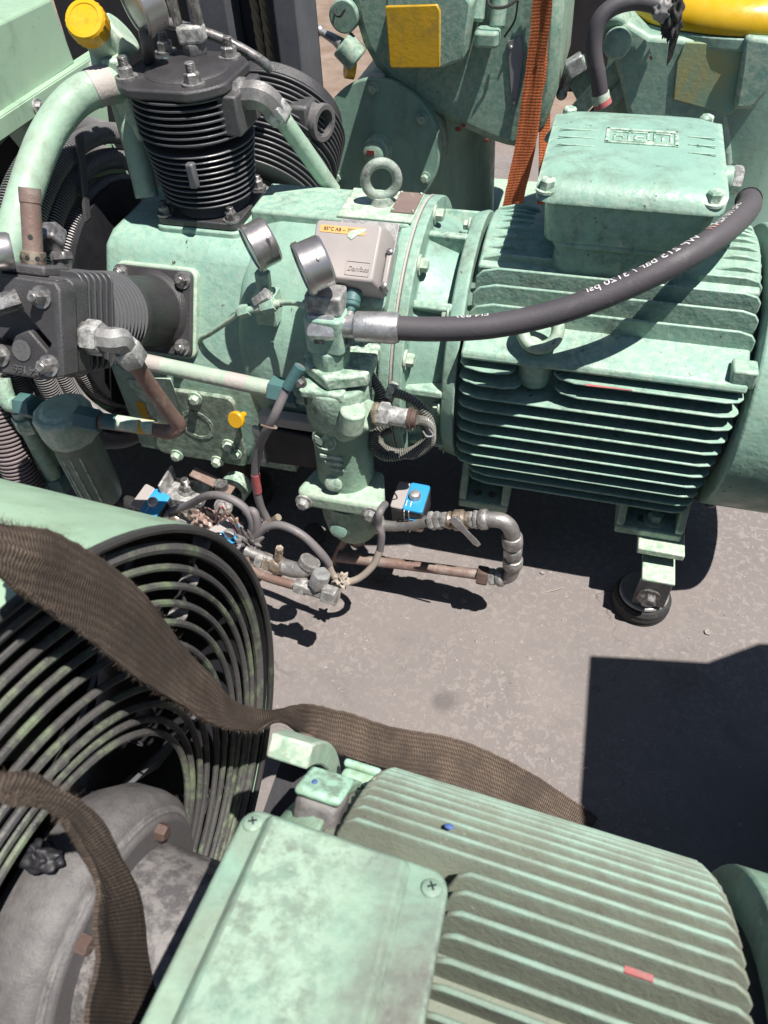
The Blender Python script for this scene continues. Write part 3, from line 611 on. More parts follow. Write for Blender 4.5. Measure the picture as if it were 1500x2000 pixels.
# raised face of the cover round its deep pocket
s = MB(); s.prism([(-.06, .05), (.058, .048), (.064, .04), (.064, -.053), (.04, -.06), (-.06, -.06), (-.06, -.022), (-.02, -.022), (-.0064, -.034), (.0038, -.0147), (.0113, -.011), (.022, -.0064), (.0435, -.028), (.049, -.0185), (.021, .008), (.011, .0155), (-.06, .012)], bpt(k, 0, 0, .2775), X1, uu, d * .028); s.build('cover_face', BLACK, VC, bevel=.0025)
s = MB(); s.lathe(bpt(k, .012, -.03, .3055), d, [(0, .011), (.0015, .012)], 24); s.build('cast_disc', BLACK, VC)
lettering('cast_number', '054 186', .0115, bpt(k, .038, -.0475, .3058), -X1, -uu, BLACK, VC, depth=.0014, bold=.0002)
for sx, sy in ((.0412, .0307), (.0465, -.0429), (-.042, .034), (-.0162, -.0393)): bolt(FCY, bpt(k, sx, sy, .3058), d, .0085, NUTS, name='cover_bolt', h=.013, stud=.003)
# relief valve on the front head, square to it
p = at(67, 536, Y=.635); ru = uu.normalized(); s = MB(); s.hexp(p - ru * .004, p + ru * .008, .0165); RV = s.build('relief_valve', GALV, C1, label='bronze tube safety valve standing on the front cylinder head')
s = MB(); s.lathe(p + ru * .008, ru, [(0, .0115), (.003, .0135), (.016, .0135), (.017, .0115)], 32); s.build('collar', BRASS, RV)
s = MB(); s.lathe(p + ru * .025, ru, [(0, .0108), (.050, .0108), (.051, .0116), (.066, .0116), (.066, .0096), (.058, .009)], 32); s.build('tube', RUSTP, RV)
ra, rb, _ = frame(ru)
for q in range(8): t = R_(45 * q + 10); e = ra * math.cos(t) + rb * math.sin(t); inst('hole', lambda b: b.cyl((0, 0, -.001), (0, 0, .0004), .0028, n=12), INK, 'vent_hole', RV, p + ru * .0175 + e * .0135, e)
e = (ra * .2 - Y1 * .8 + X1 * .55); e = (e - ru * e.dot(ru)).normalized(); inst('hole', lambda b: None, INK, 'vent_hole', RV, p + ru * .04 + e * .0108, e)
# fittings at the left edge of the head
s = MB(); q = at(38, 583, Y=.585); s.hexp(q, q + V((-.03, -.03, .0)), .011); s.cyl(q + V((-.028, -.028, 0)), q + V((-.07, -.05, .0)), .007); s.build('side_fitting', DKST, FCY)
gauge(FCY, at(-20, 492, Y=.60), (-.7, -.6, .2), .02, .022, STAIN)
s = MB(); e0 = at(104, 470, Y=.70); e1 = at(118, 492, Y=.69); s.hexp(e0 - V((.004, -.012, -.006)), e0 + V((.003, -.012, .0)), .0165); s.hexp(e1, at(122, 510, Y=.685), .0135); s.cyl(e1, at(124, 545, Y=.68), .011); s.build('angle_fitting', DKST, C1, bevel=.002)

# ---- pipes of the compressor
DGREEN = surf('dark_green_paint', (.105, .155, .118), (.14, .195, .148), dirt=(.075, .075, .06), dirt_amt=.6, edge=(.36, .42, .34), rough=.5, bump_s=.4, bump_scale=130)
PATCHY = surf('flaking_pipe_paint', (.32, .45, .35), (.40, .42, .35), dirt=(.60, .55, .50), dirt_amt=.85, dirt_scale=20, chip=(.55, .30, .02), chip_amt=.5, chip_scale=18, rough=.55, bump_s=.4, bump_scale=160)
def pipe(name, pts, r, mat, parent=C1, n=16, res=8, label=None, **k):
    s = MB(); s.tube(pts, r, n, res, **k); return s.build(name, mat, parent, label=label)
def hexnut(parent, p0, p1, r, mat, name='nut'):
    s = MB(); s.hexp(p0, p1, r); return s.build(name, mat, parent)
def sleeve(parent, p0, p1, r, mat, name='paint_patch'):
    s = MB(); s.cyl(p0, p1, r, n=20); return s.build(name, mat, parent)
# big suction pipe curving down on the left
bpath = smooth_path([at(232, 164, Y=1.0), at(190, 170, Y=.97), at(140, 200, Y=.94), at(92, 265, Y=.89), at(55, 360, Y=.82), at(22, 470, Y=.75), at(-10, 580, Y=.70)], 10)
s = MB(); s.tube(bpath, lambda i, t: .0245 - .0035 * t, 28, raw=True); bp = s.build('suction_pipe', GREENL, C1, label='thick mint green pipe bending down')
s = MB(); s.tube(bpath[6:13], .0247, 28, raw=True); s.build('paint_patch', WHITEP, bp)
# flat bracket and upright pipe between hood and cylinder
s = MB(); q = at(222, 165, Y=.985); s.prism([(-.012, .03), (.016, .03), (.02, -.075), (.004, -.085), (-.008, -.03)], q + V((0, -.0, 0)), X1, Z1, Y1 * .03); s.build('head_bracket', GREENL, C1, bevel=.004)
pipe('riser_pipe', [at(238, 190, Y=1.01), at(250, 235, Y=1.0), at(268, 300, Y=.99), at(288, 385, Y=.97)], .0175, GREENL, n=20)
# oil filler with yellow cap
s = MB(); n_ = (at(160, 45, Y=.97) - at(215, 120, Y=1.03)).normalized(); q0 = at(208, 96, Y=1.02)
s.cyl(q0 - n_ * .03, q0 + n_ * .05, .021); s.cyl(q0 + V((.0, .01, .0)), q0 + V((.022, .02, .018)), .028); s.lathe(at(216, 150, Y=1.02), V((-.05, 0, 1)), [(0, .026), (.006, .022), (.05, .017), (.06, .016)], 6)
OF = s.build('oil_filler', GREENL, C1, bevel=.004)
s = MB(); n = 44; prof = [(0, .0255), (.003, .027), (.02, .027), (.0235, .0245), (.024, .019), (.0228, .018), (.0228, .001)]; a_, b_, _ = frame(n_); rs = []
for t, r in prof: rs.append([q0 + n_ * (.046 + t) + (a_ * math.cos(2 * math.pi * i / n) + b_ * math.sin(2 * math.pi * i / n)) * (r - (.0011 if i % 2 and .001 < t < .021 else 0)) for i in range(n)])
s.rings(rs); s.build('filler_cap', YELLOW, OF, smooth=25, label='bright yellow ribbed filler cap')
# fan hood of sheet metal at the left end
HX = -.90
s = MB(); s.prism([(.80, .625), (1.255, .632), (1.245, .735), (.80, .742)], (HX, 0, 0), Y1, Z1, V((-.4, 0, 0))); HO = s.build('fan_hood', GREENS, C1, bevel=.006, label='pale green sheet metal fan hood')
s = MB(); pl = [(.78, .60), (1.33, .618)] + [(YC + .26 * math.cos(t) + .06, ZC + .26 * math.sin(t) - .01) for t in [R_(a) for a in range(30, 178, 6)]] + [(.70, .46)]
s.prism(pl, (HX + .002, 0, 0), Y1, Z1, V((-.006, 0, 0))); s.build('hood_panel', GREENS, HO)
s = MB(); s.box((HX + .012, 1.05, .621), (.004, .56, .026)); s.box((HX + .001, 1.05, .6345), (.022, .56, .003)); s.build('flange_strip', GREENS, HO, bevel=.0008)
for yy in (1.28, 1.10, .95): bolt(HO, (HX + .014, yy, .619), X1, .0085, STEELP, h=.007)
s = MB(); s.ring((HX - .006, YC, ZC), V((-1, 0, 0)), .25, .335, .33, 64); s.build('shroud', GREENS, HO)
s = MB(); s.lathe((HX - .2, YC, ZC), X1, [(0, .30), (.004, .30)], 48); s.build('fan_disc', SLATED, HO)
# finned cooling coils round the fan
def coil(cx, R, r, t0, t1, mat, pitch=.0042, name='cooling_coil', tilt=0):
    L = R * abs(R_(t1) - R_(t0)); n = int(L / pitch) * 4
    s = MB(); s.torus((cx, YC, ZC), X1, R, r, n, 14, R_(t0), R_(t1), rf=lambda i: (r, r, r * .80, r * .80)[i % 4]); return s.build(name, mat, C1, smooth=20)
# torus frame for +X: a = Z x X = Y, b = X x Y = Z
for cx, R in ((-.755, .256), (-.757, .219), (-.752, .182), (-.80, .262), (-.80, .225)): coil(cx, R, .0158, 58, 250, COIL)
path = resample(smooth_path([at(-30, 740, X=-.83), at(-5, 805, X=-.825), at(20, 880, X=-.82), at(50, 945, X=-.815), at(78, 1005, X=-.80), V((-.80, .72, .05)), V((-.80, .80, .03))], 8), .0017)
s = MB(); s.tube(path, lambda i, t: (.027, .027, .022, .022)[i % 4], 20, raw=True); s.build('finned_return_pipe', COILL, C1, smooth=20, label='wide finned pipe with pale ridges')
s = MB(); s.prism([(-.008, .0), (.010, .0), (.012, -.12), (-.004, -.12)], at(150, 262, X=-.735), V((0, 1, 0)), V((.0, .42, .9)), X1 * .006); s.build('coil_clamp', BLACK, C1, bevel=.002)
s = MB(); s.lathe((-.93, YC, ZC), X1, [(0, .19), (.2, .19)], 40); s.build('fan_core', SLATED, C1)
# discharge elbow and pipe right of the upright cylinder
e0, e1, e2 = at(445, 182, Y=.985), at(500, 188, Y=.985), at(545, 225, Y=1.0)
DP = pipe('discharge_pipe', [at(548, 228, Y=1.0), at(600, 300, Y=1.03), at(650, 372, Y=1.06)], .0125, GREENL, n=18)
hexnut(DP, at(440, 182, Y=.985), at(462, 184, Y=.985), .024, DKST); hexnut(DP, at(462, 184, Y=.985), at(480, 185, Y=.985), .021, GALV)
s = MB(); s.tube([at(480, 186, Y=.985), at(505, 186, Y=.985), at(522, 196, Y=.99), at(536, 214, Y=.995)], .0185, 8, 6); s.build('elbow', GALV, DP, bevel=.002)
hexnut(DP, at(530, 205, Y=.993), at(548, 228, Y=1.0), .0205, STEELP)
# front cylinder discharge: elbow, rusty pipe to the filter on the left
F0 = at(150, 640, Y=.63); pm = [at(255, 690, Y=.645), at(290, 750, Y=.655), at(335, 815, Y=.665)]
RP = pipe('rusty_pipe', [at(250, 686, Y=.622), at(285, 742, Y=.64), at(330, 805, Y=.66), at(347, 826, Y=.668), at(345, 838, Y=.668), at(325, 843, Y=.667), at(270, 833, Y=.66), at(195, 822, Y=.65)], .0105, RUSTP, n=16, res=6, label='rust and white stained bent pipe')
sleeve(RP, at(300, 836, Y=.664), at(228, 825, Y=.654), .0108, GREENL); sleeve(RP, at(297, 835.5, Y=.664), at(272, 832, Y=.66), .0110, YELLOWP); sleeve(RP, at(228, 825, Y=.654), at(202, 822, Y=.65), .0111, TEAL)
Q = bpt('front', .058, -.012, .262)
hexnut(RP, Q - X1 * .001, Q + X1 * .007, .0165, DKST); hexnut(RP, Q + X1 * .007, Q + X1 * .027, .0205, STEELP)
s = MB(); s.tube([Q + X1 * .025, Q + X1 * .040, at(234, 664, Y=.613), at(247, 684, Y=.62)], .0145, 8, 6); s.build('elbow', STEELP, RP, bevel=.002)
hexnut(RP, at(241, 674, Y=.618), at(261, 703, Y=.626), .0185, STEELP)
# filter housing on the left
FL = V((0, 0, 0)); t0 = at(118, 800, Y=.665); t1 = at(205, 975, Y=.665); axd = (t0 - t1).normalized(); hh = (t0 - t1).length
s = MB(); s.lathe(t1, axd, [(0, .018), (.008, .030), (.03, .0325), (hh * .72, .0345), (hh * .76, .039)], 40)
LF = s.build('filter_housing', DGREEN, C1, bevel=.002, label='tapered green filter bowl hanging on the left')
s = MB(); s.lathe(t1 + axd * hh * .74, axd, [(0, .039), (.012, .041), (hh * .24, .042), (hh * .26, .039), (hh * .26, .03), (hh * .28, .027), (hh * .285, .0)], 12, R_(15)); s.build('filter_head', GREENL, LF, bevel=.004)
hexnut(LF, at(152, 815, Y=.648), at(196, 824, Y=.65), .0175, TEAL); hexnut(LF, at(70, 795, Y=.675), at(40, 790, Y=.68), .018, TEAL)
for i in range(5):
    a = R_(-150 + 24 * i); e = V((math.cos(a), math.sin(a), 0)); s = MB(); s.box(t1 + axd * hh * .4 + e * .0335, (.003, .003, hh * .5), (e.cross(axd), e, axd)); s.build('flute', GREENF, LF, bevel=.001)
s = MB(); s.tube([at(45, 792, Y=.68), at(20, 788, Y=.685), at(10, 770, Y=.69), at(2, 740, Y=.70)], .013, 14); s.build('inlet_elbow', GREENF, LF)
dp = pipe('drop_pipe', [at(38, 800, Y=.69), at(72, 870, Y=.69), at(118, 955, Y=.69)], .013, GREENF)
hexnut(dp, at(45, 812, Y=.69), at(58, 838, Y=.69), .019, GREENF); hexnut(dp, at(104, 930, Y=.69), at(118, 958, Y=.69), .0185, TEAL)
# long painted pipe from behind the front cylinder to the centre separator
q0, q1 = at(205, 690, Y=.735), at(600, 775, Y=.72)
LP = pipe('painted_pipe', [q0, q0.lerp(q1, .5), q1], .0115, PATCHY, res=2, label='pale green pipe with chipped white and yellow paint')
for a, b_, m_ in ((.20, .30, WHITEP), (.62, .72, WHITEP)): sleeve(LP, q0.lerp(q1, a), q0.lerp(q1, b_), .0117 + .0001 * (m_ is YELLOWP), m_)
hexnut(LP, q0.lerp(q1, .83), q0.lerp(q1, .96), .019, TEAL); hexnut(LP, q0.lerp(q1, .09), q0.lerp(q1, .16), .019, TEAL)
# side cover plate of the crankcase
yv = YC - .188; c0 = at(398, 828, Y=yv)
s = MB(); s.prism(rrect(.168, .148, .014), (-.563, yv + .001, .252), X1, Z1, V((0, -.009, 0))); SC = s.build('side_cover', DGREEN, C1, bevel=.002)  # darker green than the crankcase: the cover's shade is put into its paint
for px, py in ((382, 777), (447, 868), (346, 888), (460, 885), (425, 900), (300, 830)): bolt(SC, at(px, py, Y=yv - .008), -Y1, .008, GREENL)
s = MB(); s.ring(at(385, 830, Y=yv - .008), -Y1, .0012, .030, .024, 36); s.build('cast_ring', DGREEN, SC)
q = at(464, 818, Y=yv - .03); s = MB(); s.lathe(q, (-.1, -1, .35), [(-.02, .005), (0, .006), (.001, .0135), (.006, .014), (.008, .012)], 28); s.build('plug_cap', YELLOW, SC, label='yellow plug cap')
# angle bracket below the front cylinder
s = MB(); s.prism([(0, 0), (.075, .012), (.075, -.06), (.055, -.075), (.022, -.07)], at(245, 742, Y=.745), X1, Z1, Y1 * .006); BR = s.build('gusset_plate', GREENL, C1, bevel=.001)
s = MB(); s.box(at(278, 800, Y=.7435), (.014, .0006, .03)); s.build('paint_mark', YELLOWP, BR)
s = MB(); s.box((-.56, .86, .155), (.30, .05, .02)); s.build('base_rail', GREENF, C1, bevel=.002)

# ---- centre separator
xs, ys = -.284, .745
def SP(dx, dy, z): return V((xs + dx, ys + dy, 1.05 + (z - 1.05) * 1.064))
s = MB(); s.lathe(SP(0, 0, .30), Z1, [(0, .043), (.12, .042), (.125, .0455), (.185, .047), (.19, .045)], 48)
s.prism([(-.046, -.044), (.022, -.044), (.022, .046), (-.046, .046)], SP(0, 0, .47), X1, Y1, Z1 * .014)
SEP = s.build('separator', GREENF, C1, bevel=.004, seg=3, label='upright cast green separator body')
s = MB(); s.prism([(-.044, -.008), (.0, -.04), (.05, -.02), (.05, .05), (-.044, .05)], SP(0, 0, .484), X1, Y1, Z1 * .018); s.build('head_step', GREENF, SEP, bevel=.003)
s = MB(); s.cyl(SP(-.005, .0, .498), SP(-.002, .0, .527), .026, n=8); s.build('neck', GREEN, SEP, bevel=.004)
# flanged lower bowl
s = MB(); pl = []
for cx, r in ((-.048, .02), (.048, .02)): pass
pl = [(-.068, -.012), (-.06, -.024), (.058, -.024), (.068, -.012), (.05, .05), (-.05, .05)]
s.prism([(a * 1.0, b_ - .032) for a, b_ in pl], SP(.004, 0, .278), X1, Y1, Z1 * .03); s.build('bowl_flange', GREENL, SEP, bevel=.008, seg=3)
s = MB(); s.lathe(SP(.006, .0, .178), Z1, [(0, .017), (.003, .022), (.012, .035), (.03, .045), (.06, .0495), (.1, .050)], 48); s.build('bowl', GREENF, SEP, bevel=.001)
for dx in (-.05, .054): bolt(SEP, SP(dx, -.057, .293), -Y1, .009, STEELP, name='flange_bolt')
s = MB(); s.lathe(SP(-.004, -.047, .232), V((0, -1, .15)), [(0, .014), (.004, .0135), (.005, .011)], 24); s.build('cast_boss', GREEN, SEP)
s = MB(); s.lathe(SP(-.005, -.041, .325), V((.1, -1, .25)), [(0, .013), (.005, .013), (.007, .010)], 20); s.build('plug', GREENF, SEP)
s = MB(); s.torus(SP(-.012, -.0405, .402), V((-.1, -1, .05)), .017, .0016, 32, 8); s.build('cast_ring', GREENF, SEP)
s = MB(); s.prism([(-.014, -.005), (-.004, -.012), (0, 0), (.012, -.008), (.013, .004), (.003, .013), (-.004, .004), (-.013, .008)], SP(-.012, -.0405, .402), X1, Z1, V((0, -.0018, 0))); s.build('cast_emblem', GREENF, SEP, bevel=.0008)
for i in range(3): s = MB(); s.box(SP(-.004 + .003 * i, -.0418, .374 - .011 * i), (.034 - .006 * i, .003, .006)); s.build('cast_letters', GREENF, SEP, bevel=.001)
hexnut(SEP, SP(.006, 0, .178), SP(.006, 0, .158), .017, BRASS, 'drain_nut')
bolt(SEP, at(588, 745, Y=0.6969), V((-.2, -1, .2)), .006, DKST)
# side branch with sensor
b0, b1 = at(690, 815, Y=0.7288), at(736, 808, Y=0.7182)
s = MB(); s.lathe(b0 - (b1 - b0) * .4, b1 - b0, [(0, .034), (.022, .026), (.034, .021), (.05, .021)], 32); s.cyl(at(685, 838, Y=0.7022), at(690, 800, Y=0.7022), .017); s.build('side_branch', GREENL, SEP, bevel=.003)
hexnut(SEP, at(732, 810, Y=0.7182), at(744, 809, Y=0.7182), .0165, BRASS); se = hexnut(SEP, at(742, 809, Y=0.7182), at(762, 811, Y=0.7182), .017, STEELP)
s = MB(); s.cyl(at(760, 811, Y=0.7182), at(800, 817, Y=0.7182), .0125); s.build('sensor', STEELP, SEP); s = MB(); s.lathe(at(798, 817, Y=0.7182), at(815, 819, Y=0.7182) - at(798, 817, Y=0.7182), [(0, .0145), (.004, .015), (.005, .0125), (.011, .0125)], 24); s.build('sensor_cap', RUSTB, SEP)
# valve block and gauges on the separator
v0 = SP(-.004, .0, .525)
s = MB(); s.prism(rrect(.05, .046, .008), v0, X1, Y1, Z1 * .05); MV = s.build('valve_block', GREEN, SEP, bevel=.003)
s = MB(); s.prism(rrect(.046, .034, .005), v0 + V((0, .004, .05)), X1, Y1, Z1 * .026); s.build('valve_neck', STEELP, SEP, bevel=.003)
s = MB(); s.prism([(0, 0), (.006, -.003), (.005, -.018), (-.007, -.018), (-.008, -.012)], v0 + V((-.004, -.0235, .035)), X1, Z1, V((0, -.0015, 0))); s.build('cast_mark', DKST, SEP)
gauge(SEP, at(590, 527, Y=0.7288), gauge_n(600, 530, 22, .08), .0305, .032, STAIN, label='stainless pressure gauge on the separator valve')
s = MB(); s.sphere(at(608, 484, Y=0.7342), .0075, 12, 6, (1, 1, .5)); s.build('gauge_plug', RUBBERB, SEP)
s = MB(); s.box(at(625, 525, Y=0.7182), (.004, .004, .026), (V((.8, .3, 0)), V((-.3, .8, 0)), V((-.12, 0, 1)))); s.build('gauge_slot', STAIN, SEP, bevel=.001)
# second gauge, on the crankcase behind
GB = gauge(C1, at(490, 487, Y=0.8120), gauge_n(500, 485, 26, .12), .0305, .031, STAIN, label='stainless pressure gauge beside the crankcase')
s = MB(); s.sphere(at(505, 444, Y=0.8192), .0085, 12, 6, (1, 1, .5)); s.build('gauge_plug', RUSTB, GB)
s = MB(); s.box(at(528, 482, Y=0.8030), (.004, .004, .026), (V((.8, .3, 0)), V((-.3, .8, 0)), V((-.12, 0, 1)))); s.build('gauge_slot', STAIN, GB, bevel=.001)
s = MB(); s.hexp(at(512, 530, Y=0.8210), at(516, 560, Y=0.8210), .011); s.box(at(524, 598, Y=0.8255), (.03, .03, .045)); s.hexp(at(505, 580, Y=0.8138), at(525, 565, Y=0.8165), .010); s.build('gauge_tee', GREEN, GB, bevel=.003)
q = at(500, 600, Y=0.8048); s = MB(); s.cyl(at(468, 610, Y=0.7985), at(548, 592, Y=0.7985), .0055, n=14); s.build('tee_pipe', GREENL, GB)
hexnut(GB, at(468, 610, Y=0.7985), at(488, 604, Y=0.7985), .0095, GREEN); hexnut(GB, at(512, 600, Y=0.7985), at(538, 594, Y=0.7985), .0095, GREEN); hexnut(GB, at(500, 590, Y=0.8012), at(524, 574, Y=0.8030), .0095, STEELP)
pipe('capillary_pipe', [at(468, 610, Y=0.7985), at(445, 628, Y=0.8030), at(410, 652, Y=0.8165), at(395, 660, Y=0.8255), at(392, 668, Y=0.8300), at(400, 684, Y=0.8345), at(430, 730, Y=0.8390)], .0036, GREENL, GB, 10)
pipe('capillary_pipe', [at(548, 592, Y=0.7985), at(575, 592, Y=0.7805), at(600, 600, Y=0.7580)], .0036, GREENL, GB, 10)

# ---- thermostat
n_ = V((0, -.62, .785)).normalized(); ty = V((0, .785, .62)).normalized(); tc = at(684, 500, Y=.80); tx = V((1, 0, 0)); TM = (tx, ty, n_)
def TH(a, b_, c_): return tc + tx * a + ty * b_ + n_ * c_
s = MB(); lo = [TH(a, b_, -.030) for a, b_ in rrect(.092, .078, .005, 3)]; hi = [TH(a - .004, b_, .016) for a, b_ in rrect(.082, .070, .005, 3)]; mid = [TH(a - .001, b_, -.002) for a, b_ in rrect(.091, .077, .005, 3)]
s.rings([lo, mid, hi]); TS = s.build('thermostat', GREYPL, C1, bevel=.002, smooth=30, label='grey thermostat box with an orange label')
s = MB(); s.rbox(TH(.008, .014, -.032), (.078, .092, .005), .004, TM); s.build('mounting_plate', STEELP, TS, bevel=.001)
s = MB(); s.box(TH(.049, -.012, -.006), (.007, .048, .018), TM); s.build('cover_strip', GREYPL, TS, bevel=.002)
for b_ in (.009, -.033): inst('scr', lambda b: b.lathe((0, 0, 0), (0, 0, 1), [(0, .0042), (.0016, .004), (.0026, .0025)], 14), DKST, 'screw', TS, TH(.0492, b_, .003), n_)
s = MB(); s.prism(rrect(.057, .0088, .001, 2), TH(-.010, .0245, .0162), tx, ty, n_ * .0004); s.build('label_strip', LABELY, TS, label='orange printed label')
lettering('label_print', '85°C AB -- 75°C', .0062, TH(-.034, .0225, .0167), tx, ty, INK, TS, depth=.0002, bold=.0001)
s = MB()
for a, b_, w_, h_ in ((.017, -.0125, .030, .001), (.017, -.0295, .030, .001), (.0025, -.021, .001, .016), (.0315, -.021, .001, .016)): s.box(TH(a, b_, .0163), (w_, h_, .0012), TM)
s.build('cast_frame', GREYPL, TS, bevel=.0003)
lettering('cast_name', 'Danfoss', .0082, TH(.004, -.024, .0162), tx, ty, GREYPL, TS, depth=.0010, shear=.35)
s = MB(); s.prism([(-.010, -.005), (-.004, -.009), (.002, -.003), (.012, .003), (.013, .006), (.004, .005), (-.007, .002)], TH(.007, .0225, .0166), tx, ty, n_ * .0004); s.build('paint_splash', GREENL, TS)
s = MB(); g0 = TH(.010, -.040, -.010); s.cyl(g0, g0 - ty * .014, .0105); s.lathe(g0 - ty * .014, -ty, [(0, .0105), (.005, .010), (.006, .006), (.012, .005)], 20); s.build('cable_gland', TEAL, TS, bevel=.001)
pipe('capillary', [g0 - ty * .022, g0 - ty * .034 - n_ * .002, g0 - ty * .048 - n_ * .01, g0 - ty * .06 - n_ * .02], .005, STEELP, TS, 12)
s = MB(); s.rbox(TH(.0, -.002, -.047), (.09, .10, .03), .01, TM); s.build('mounting_boss', GREEN, CC, bevel=.006)

# ---- high pressure hose
hpts = [at(755, 640, Y=.745), at(850, 643, Y=.75), at(960, 637, Y=.76), at(1080, 612, Y=.775), at(1200, 570, Y=.795), at(1310, 518, Y=.82), at(1390, 470, Y=.86), at(1440, 430, Y=.92), at(1462, 404, Y=.97), at(1462, 392, Y=1.02)]
hp = resample(smooth_path(hpts, 12), .006); s = MB(); s.tube(hp, .0148, 24, raw=True); HS = s.build('high_pressure_hose', RUBBER, C1, label='black rubber high pressure hose curving over the motor')
s = MB(); s.lathe(hp[-1], hp[-1] - hp[-3], [(0, .0165), (.004, .012)], 20); s.build('hose_end', RUBBERB, HS)
dh = (hp[0] - hp[2]).normalized(); s = MB(); s.lathe(hp[0] + dh * .004, -dh, [(-.036, .0155), (-.034, .0185), (.014, .0195), (.02, .0175)], 28); s.build('crimp_sleeve', STEEL, HS, bevel=.001)
hexnut(HS, hp[0] + dh * .062, hp[0] + dh * .096, .0235, STEEL); s = MB(); s.cyl(hp[0] + dh * .036, hp[0] + dh * .064, .0145); s.build('ferrule', STEEL, HS)
cum = [0]
for i in range(1, len(hp)): cum.append(cum[-1] + (hp[i] - hp[i - 1]).length)
def on_hose(s0, phi0, sgn=-1):
    def f(x, y, dep):
        s_ = s0 + sgn * x
        j = max(0, min(len(hp) - 2, next((k for k in range(len(cum) - 1) if cum[k + 1] > s_), len(cum) - 2)))
        t = (s_ - cum[j]) / (cum[j + 1] - cum[j]); p = hp[j].lerp(hp[j + 1], t)
        T = (hp[min(j + 2, len(hp) - 1)] - hp[max(j - 1, 0)]).normalized(); view = (CAM - p); e = (view - T * view.dot(T)).normalized(); o = T.cross(e)
        ph = phi0 + sgn * -y / .0148
        return p + (e * math.cos(ph) + o * math.sin(ph) * -1) * (.0148 + .0006)
    return f
def s_at(px):                                             # arc length nearest to a pixel column, for lettering
    best = min(range(len(hp)), key=lambda i: abs(proj(hp[i])[0] - px)); return cum[best]
def proj(p):
    q = p - CAM; dd = q.dot(_f); return 750 + FOC * q.dot(_r) / dd, 1000 - FOC * q.dot(_u) / dd
lettering('hose_print', 'WP 215 bar / 3120 psi', .0150, (0, 0, 0), X1, Y1, WHITEI, HS, mapf=on_hose(s_at(1368), .75))
lettering('hose_print', 'SAE 100 R2AT', .0140, (0, 0, 0), X1, Y1, WHITEI, HS, mapf=on_hose(s_at(1450), .75))
lettering('hose_print', '3/4', .013, (0, 0, 0), X1, Y1, PINK, HS, mapf=on_hose(s_at(1400), .7))
lettering('hose_print', 'EN 857', .0140, (0, 0, 0), X1, Y1, WHITEI, HS, mapf=on_hose(s_at(955), 1.0))

# ---- flexible conduit coiled beside the separator
def ribbed(name, pts, r, mat, parent, pitch=.0036, res=10):
    path = resample(smooth_path(pts, res), pitch / 4); s = MB(); s.tube(path, lambda i, t: (r, r, r * .8, r * .8)[i % 4], 10, raw=True); return s.build(name, mat, parent, smooth=20)
ribbed('conduit', [at(708, 712, Y=0.780), at(728, 740, Y=0.775), at(744, 768, Y=0.770), at(752, 800, Y=0.765)], .0078, CONDUIT, C1)
CD = ribbed('conduit', [at(765, 765, Y=0.775), at(790, 773, Y=0.770), at(818, 790, Y=0.765), at(838, 820, Y=0.760), at(842, 850, Y=0.755), at(825, 872, Y=0.750), at(790, 888, Y=0.745), at(752, 892, Y=0.740), at(728, 872, Y=0.740), at(732, 845, Y=0.745), at(760, 825, Y=0.755), at(800, 818, Y=0.765), at(826, 830, Y=0.765), at(832, 855, Y=0.760), at(810, 878, Y=0.755), at(775, 884, Y=0.750), at(745, 872, Y=0.750), at(742, 850, Y=0.755), at(765, 838, Y=0.763)], .0068, CONDUIT, C1)
ribbed('conduit', [at(814, 820, Y=0.715), at(832, 824, Y=0.725), at(842, 842, Y=0.740), at(838, 868, Y=0.745), at(805, 888, Y=0.745), at(760, 882, Y=0.747), at(735, 858, Y=0.745), at(745, 820, Y=0.760)], .0066, CONDUIT, C1)
s = MB(); s.hexp(at(758, 762, Y=0.777), at(772, 768, Y=0.775), .014); s.build('conduit_nut', STEELP, CD)
s = MB(); s.tube([at(838, 838, Y=0.725), at(846, 850, Y=0.715), at(834, 852, Y=0.710), at(826, 842, Y=0.715)], .0012, 6); s.build('tie_wire', STEEL, CD)
# junction box under the barrel and its cable
s = MB(); s.prism([(-.06, -.035), (.05, -.03), (.05, .035), (-.05, .045)], at(570, 882, Y=.77), X1, Z1, Y1 * .06); JB = s.build('junction_box', SLATED, C1, bevel=.003)
s = MB(); s.box(at(508, 870, Y=.735), (.012, .006, .075)); s.build('bracket_strip', STEELP, JB, bevel=.001)
s = MB(); s.box(at(575, 822, Y=.78), (.11, .02, .018)); s.build('box_rail', WHITEP, JB, bevel=.002)
ca = pipe('cable', [at(586, 716, Y=.70), at(560, 760, Y=.69), at(535, 815, Y=.67), at(508, 870, Y=.675), at(498, 930, Y=.675), at(508, 985, Y=.675), at(522, 1015, Y=.675)], .0062, CABLE, C1, 10)
sleeve(ca, at(498.5, 925, Y=.675), at(503, 960, Y=.675), .0066, PINK, 'red_tape'); sleeve(ca, at(586, 716, Y=.70), at(562, 757, Y=.69), .0078, TEAL, 'taped_end')
s = MB(); s.tube([at(510, 830, Y=.665), at(525, 835, Y=.66), at(540, 836, Y=.66), at(530, 828, Y=.672)], .0014, 6); s.build('copper_wire', RUSTP, ca)

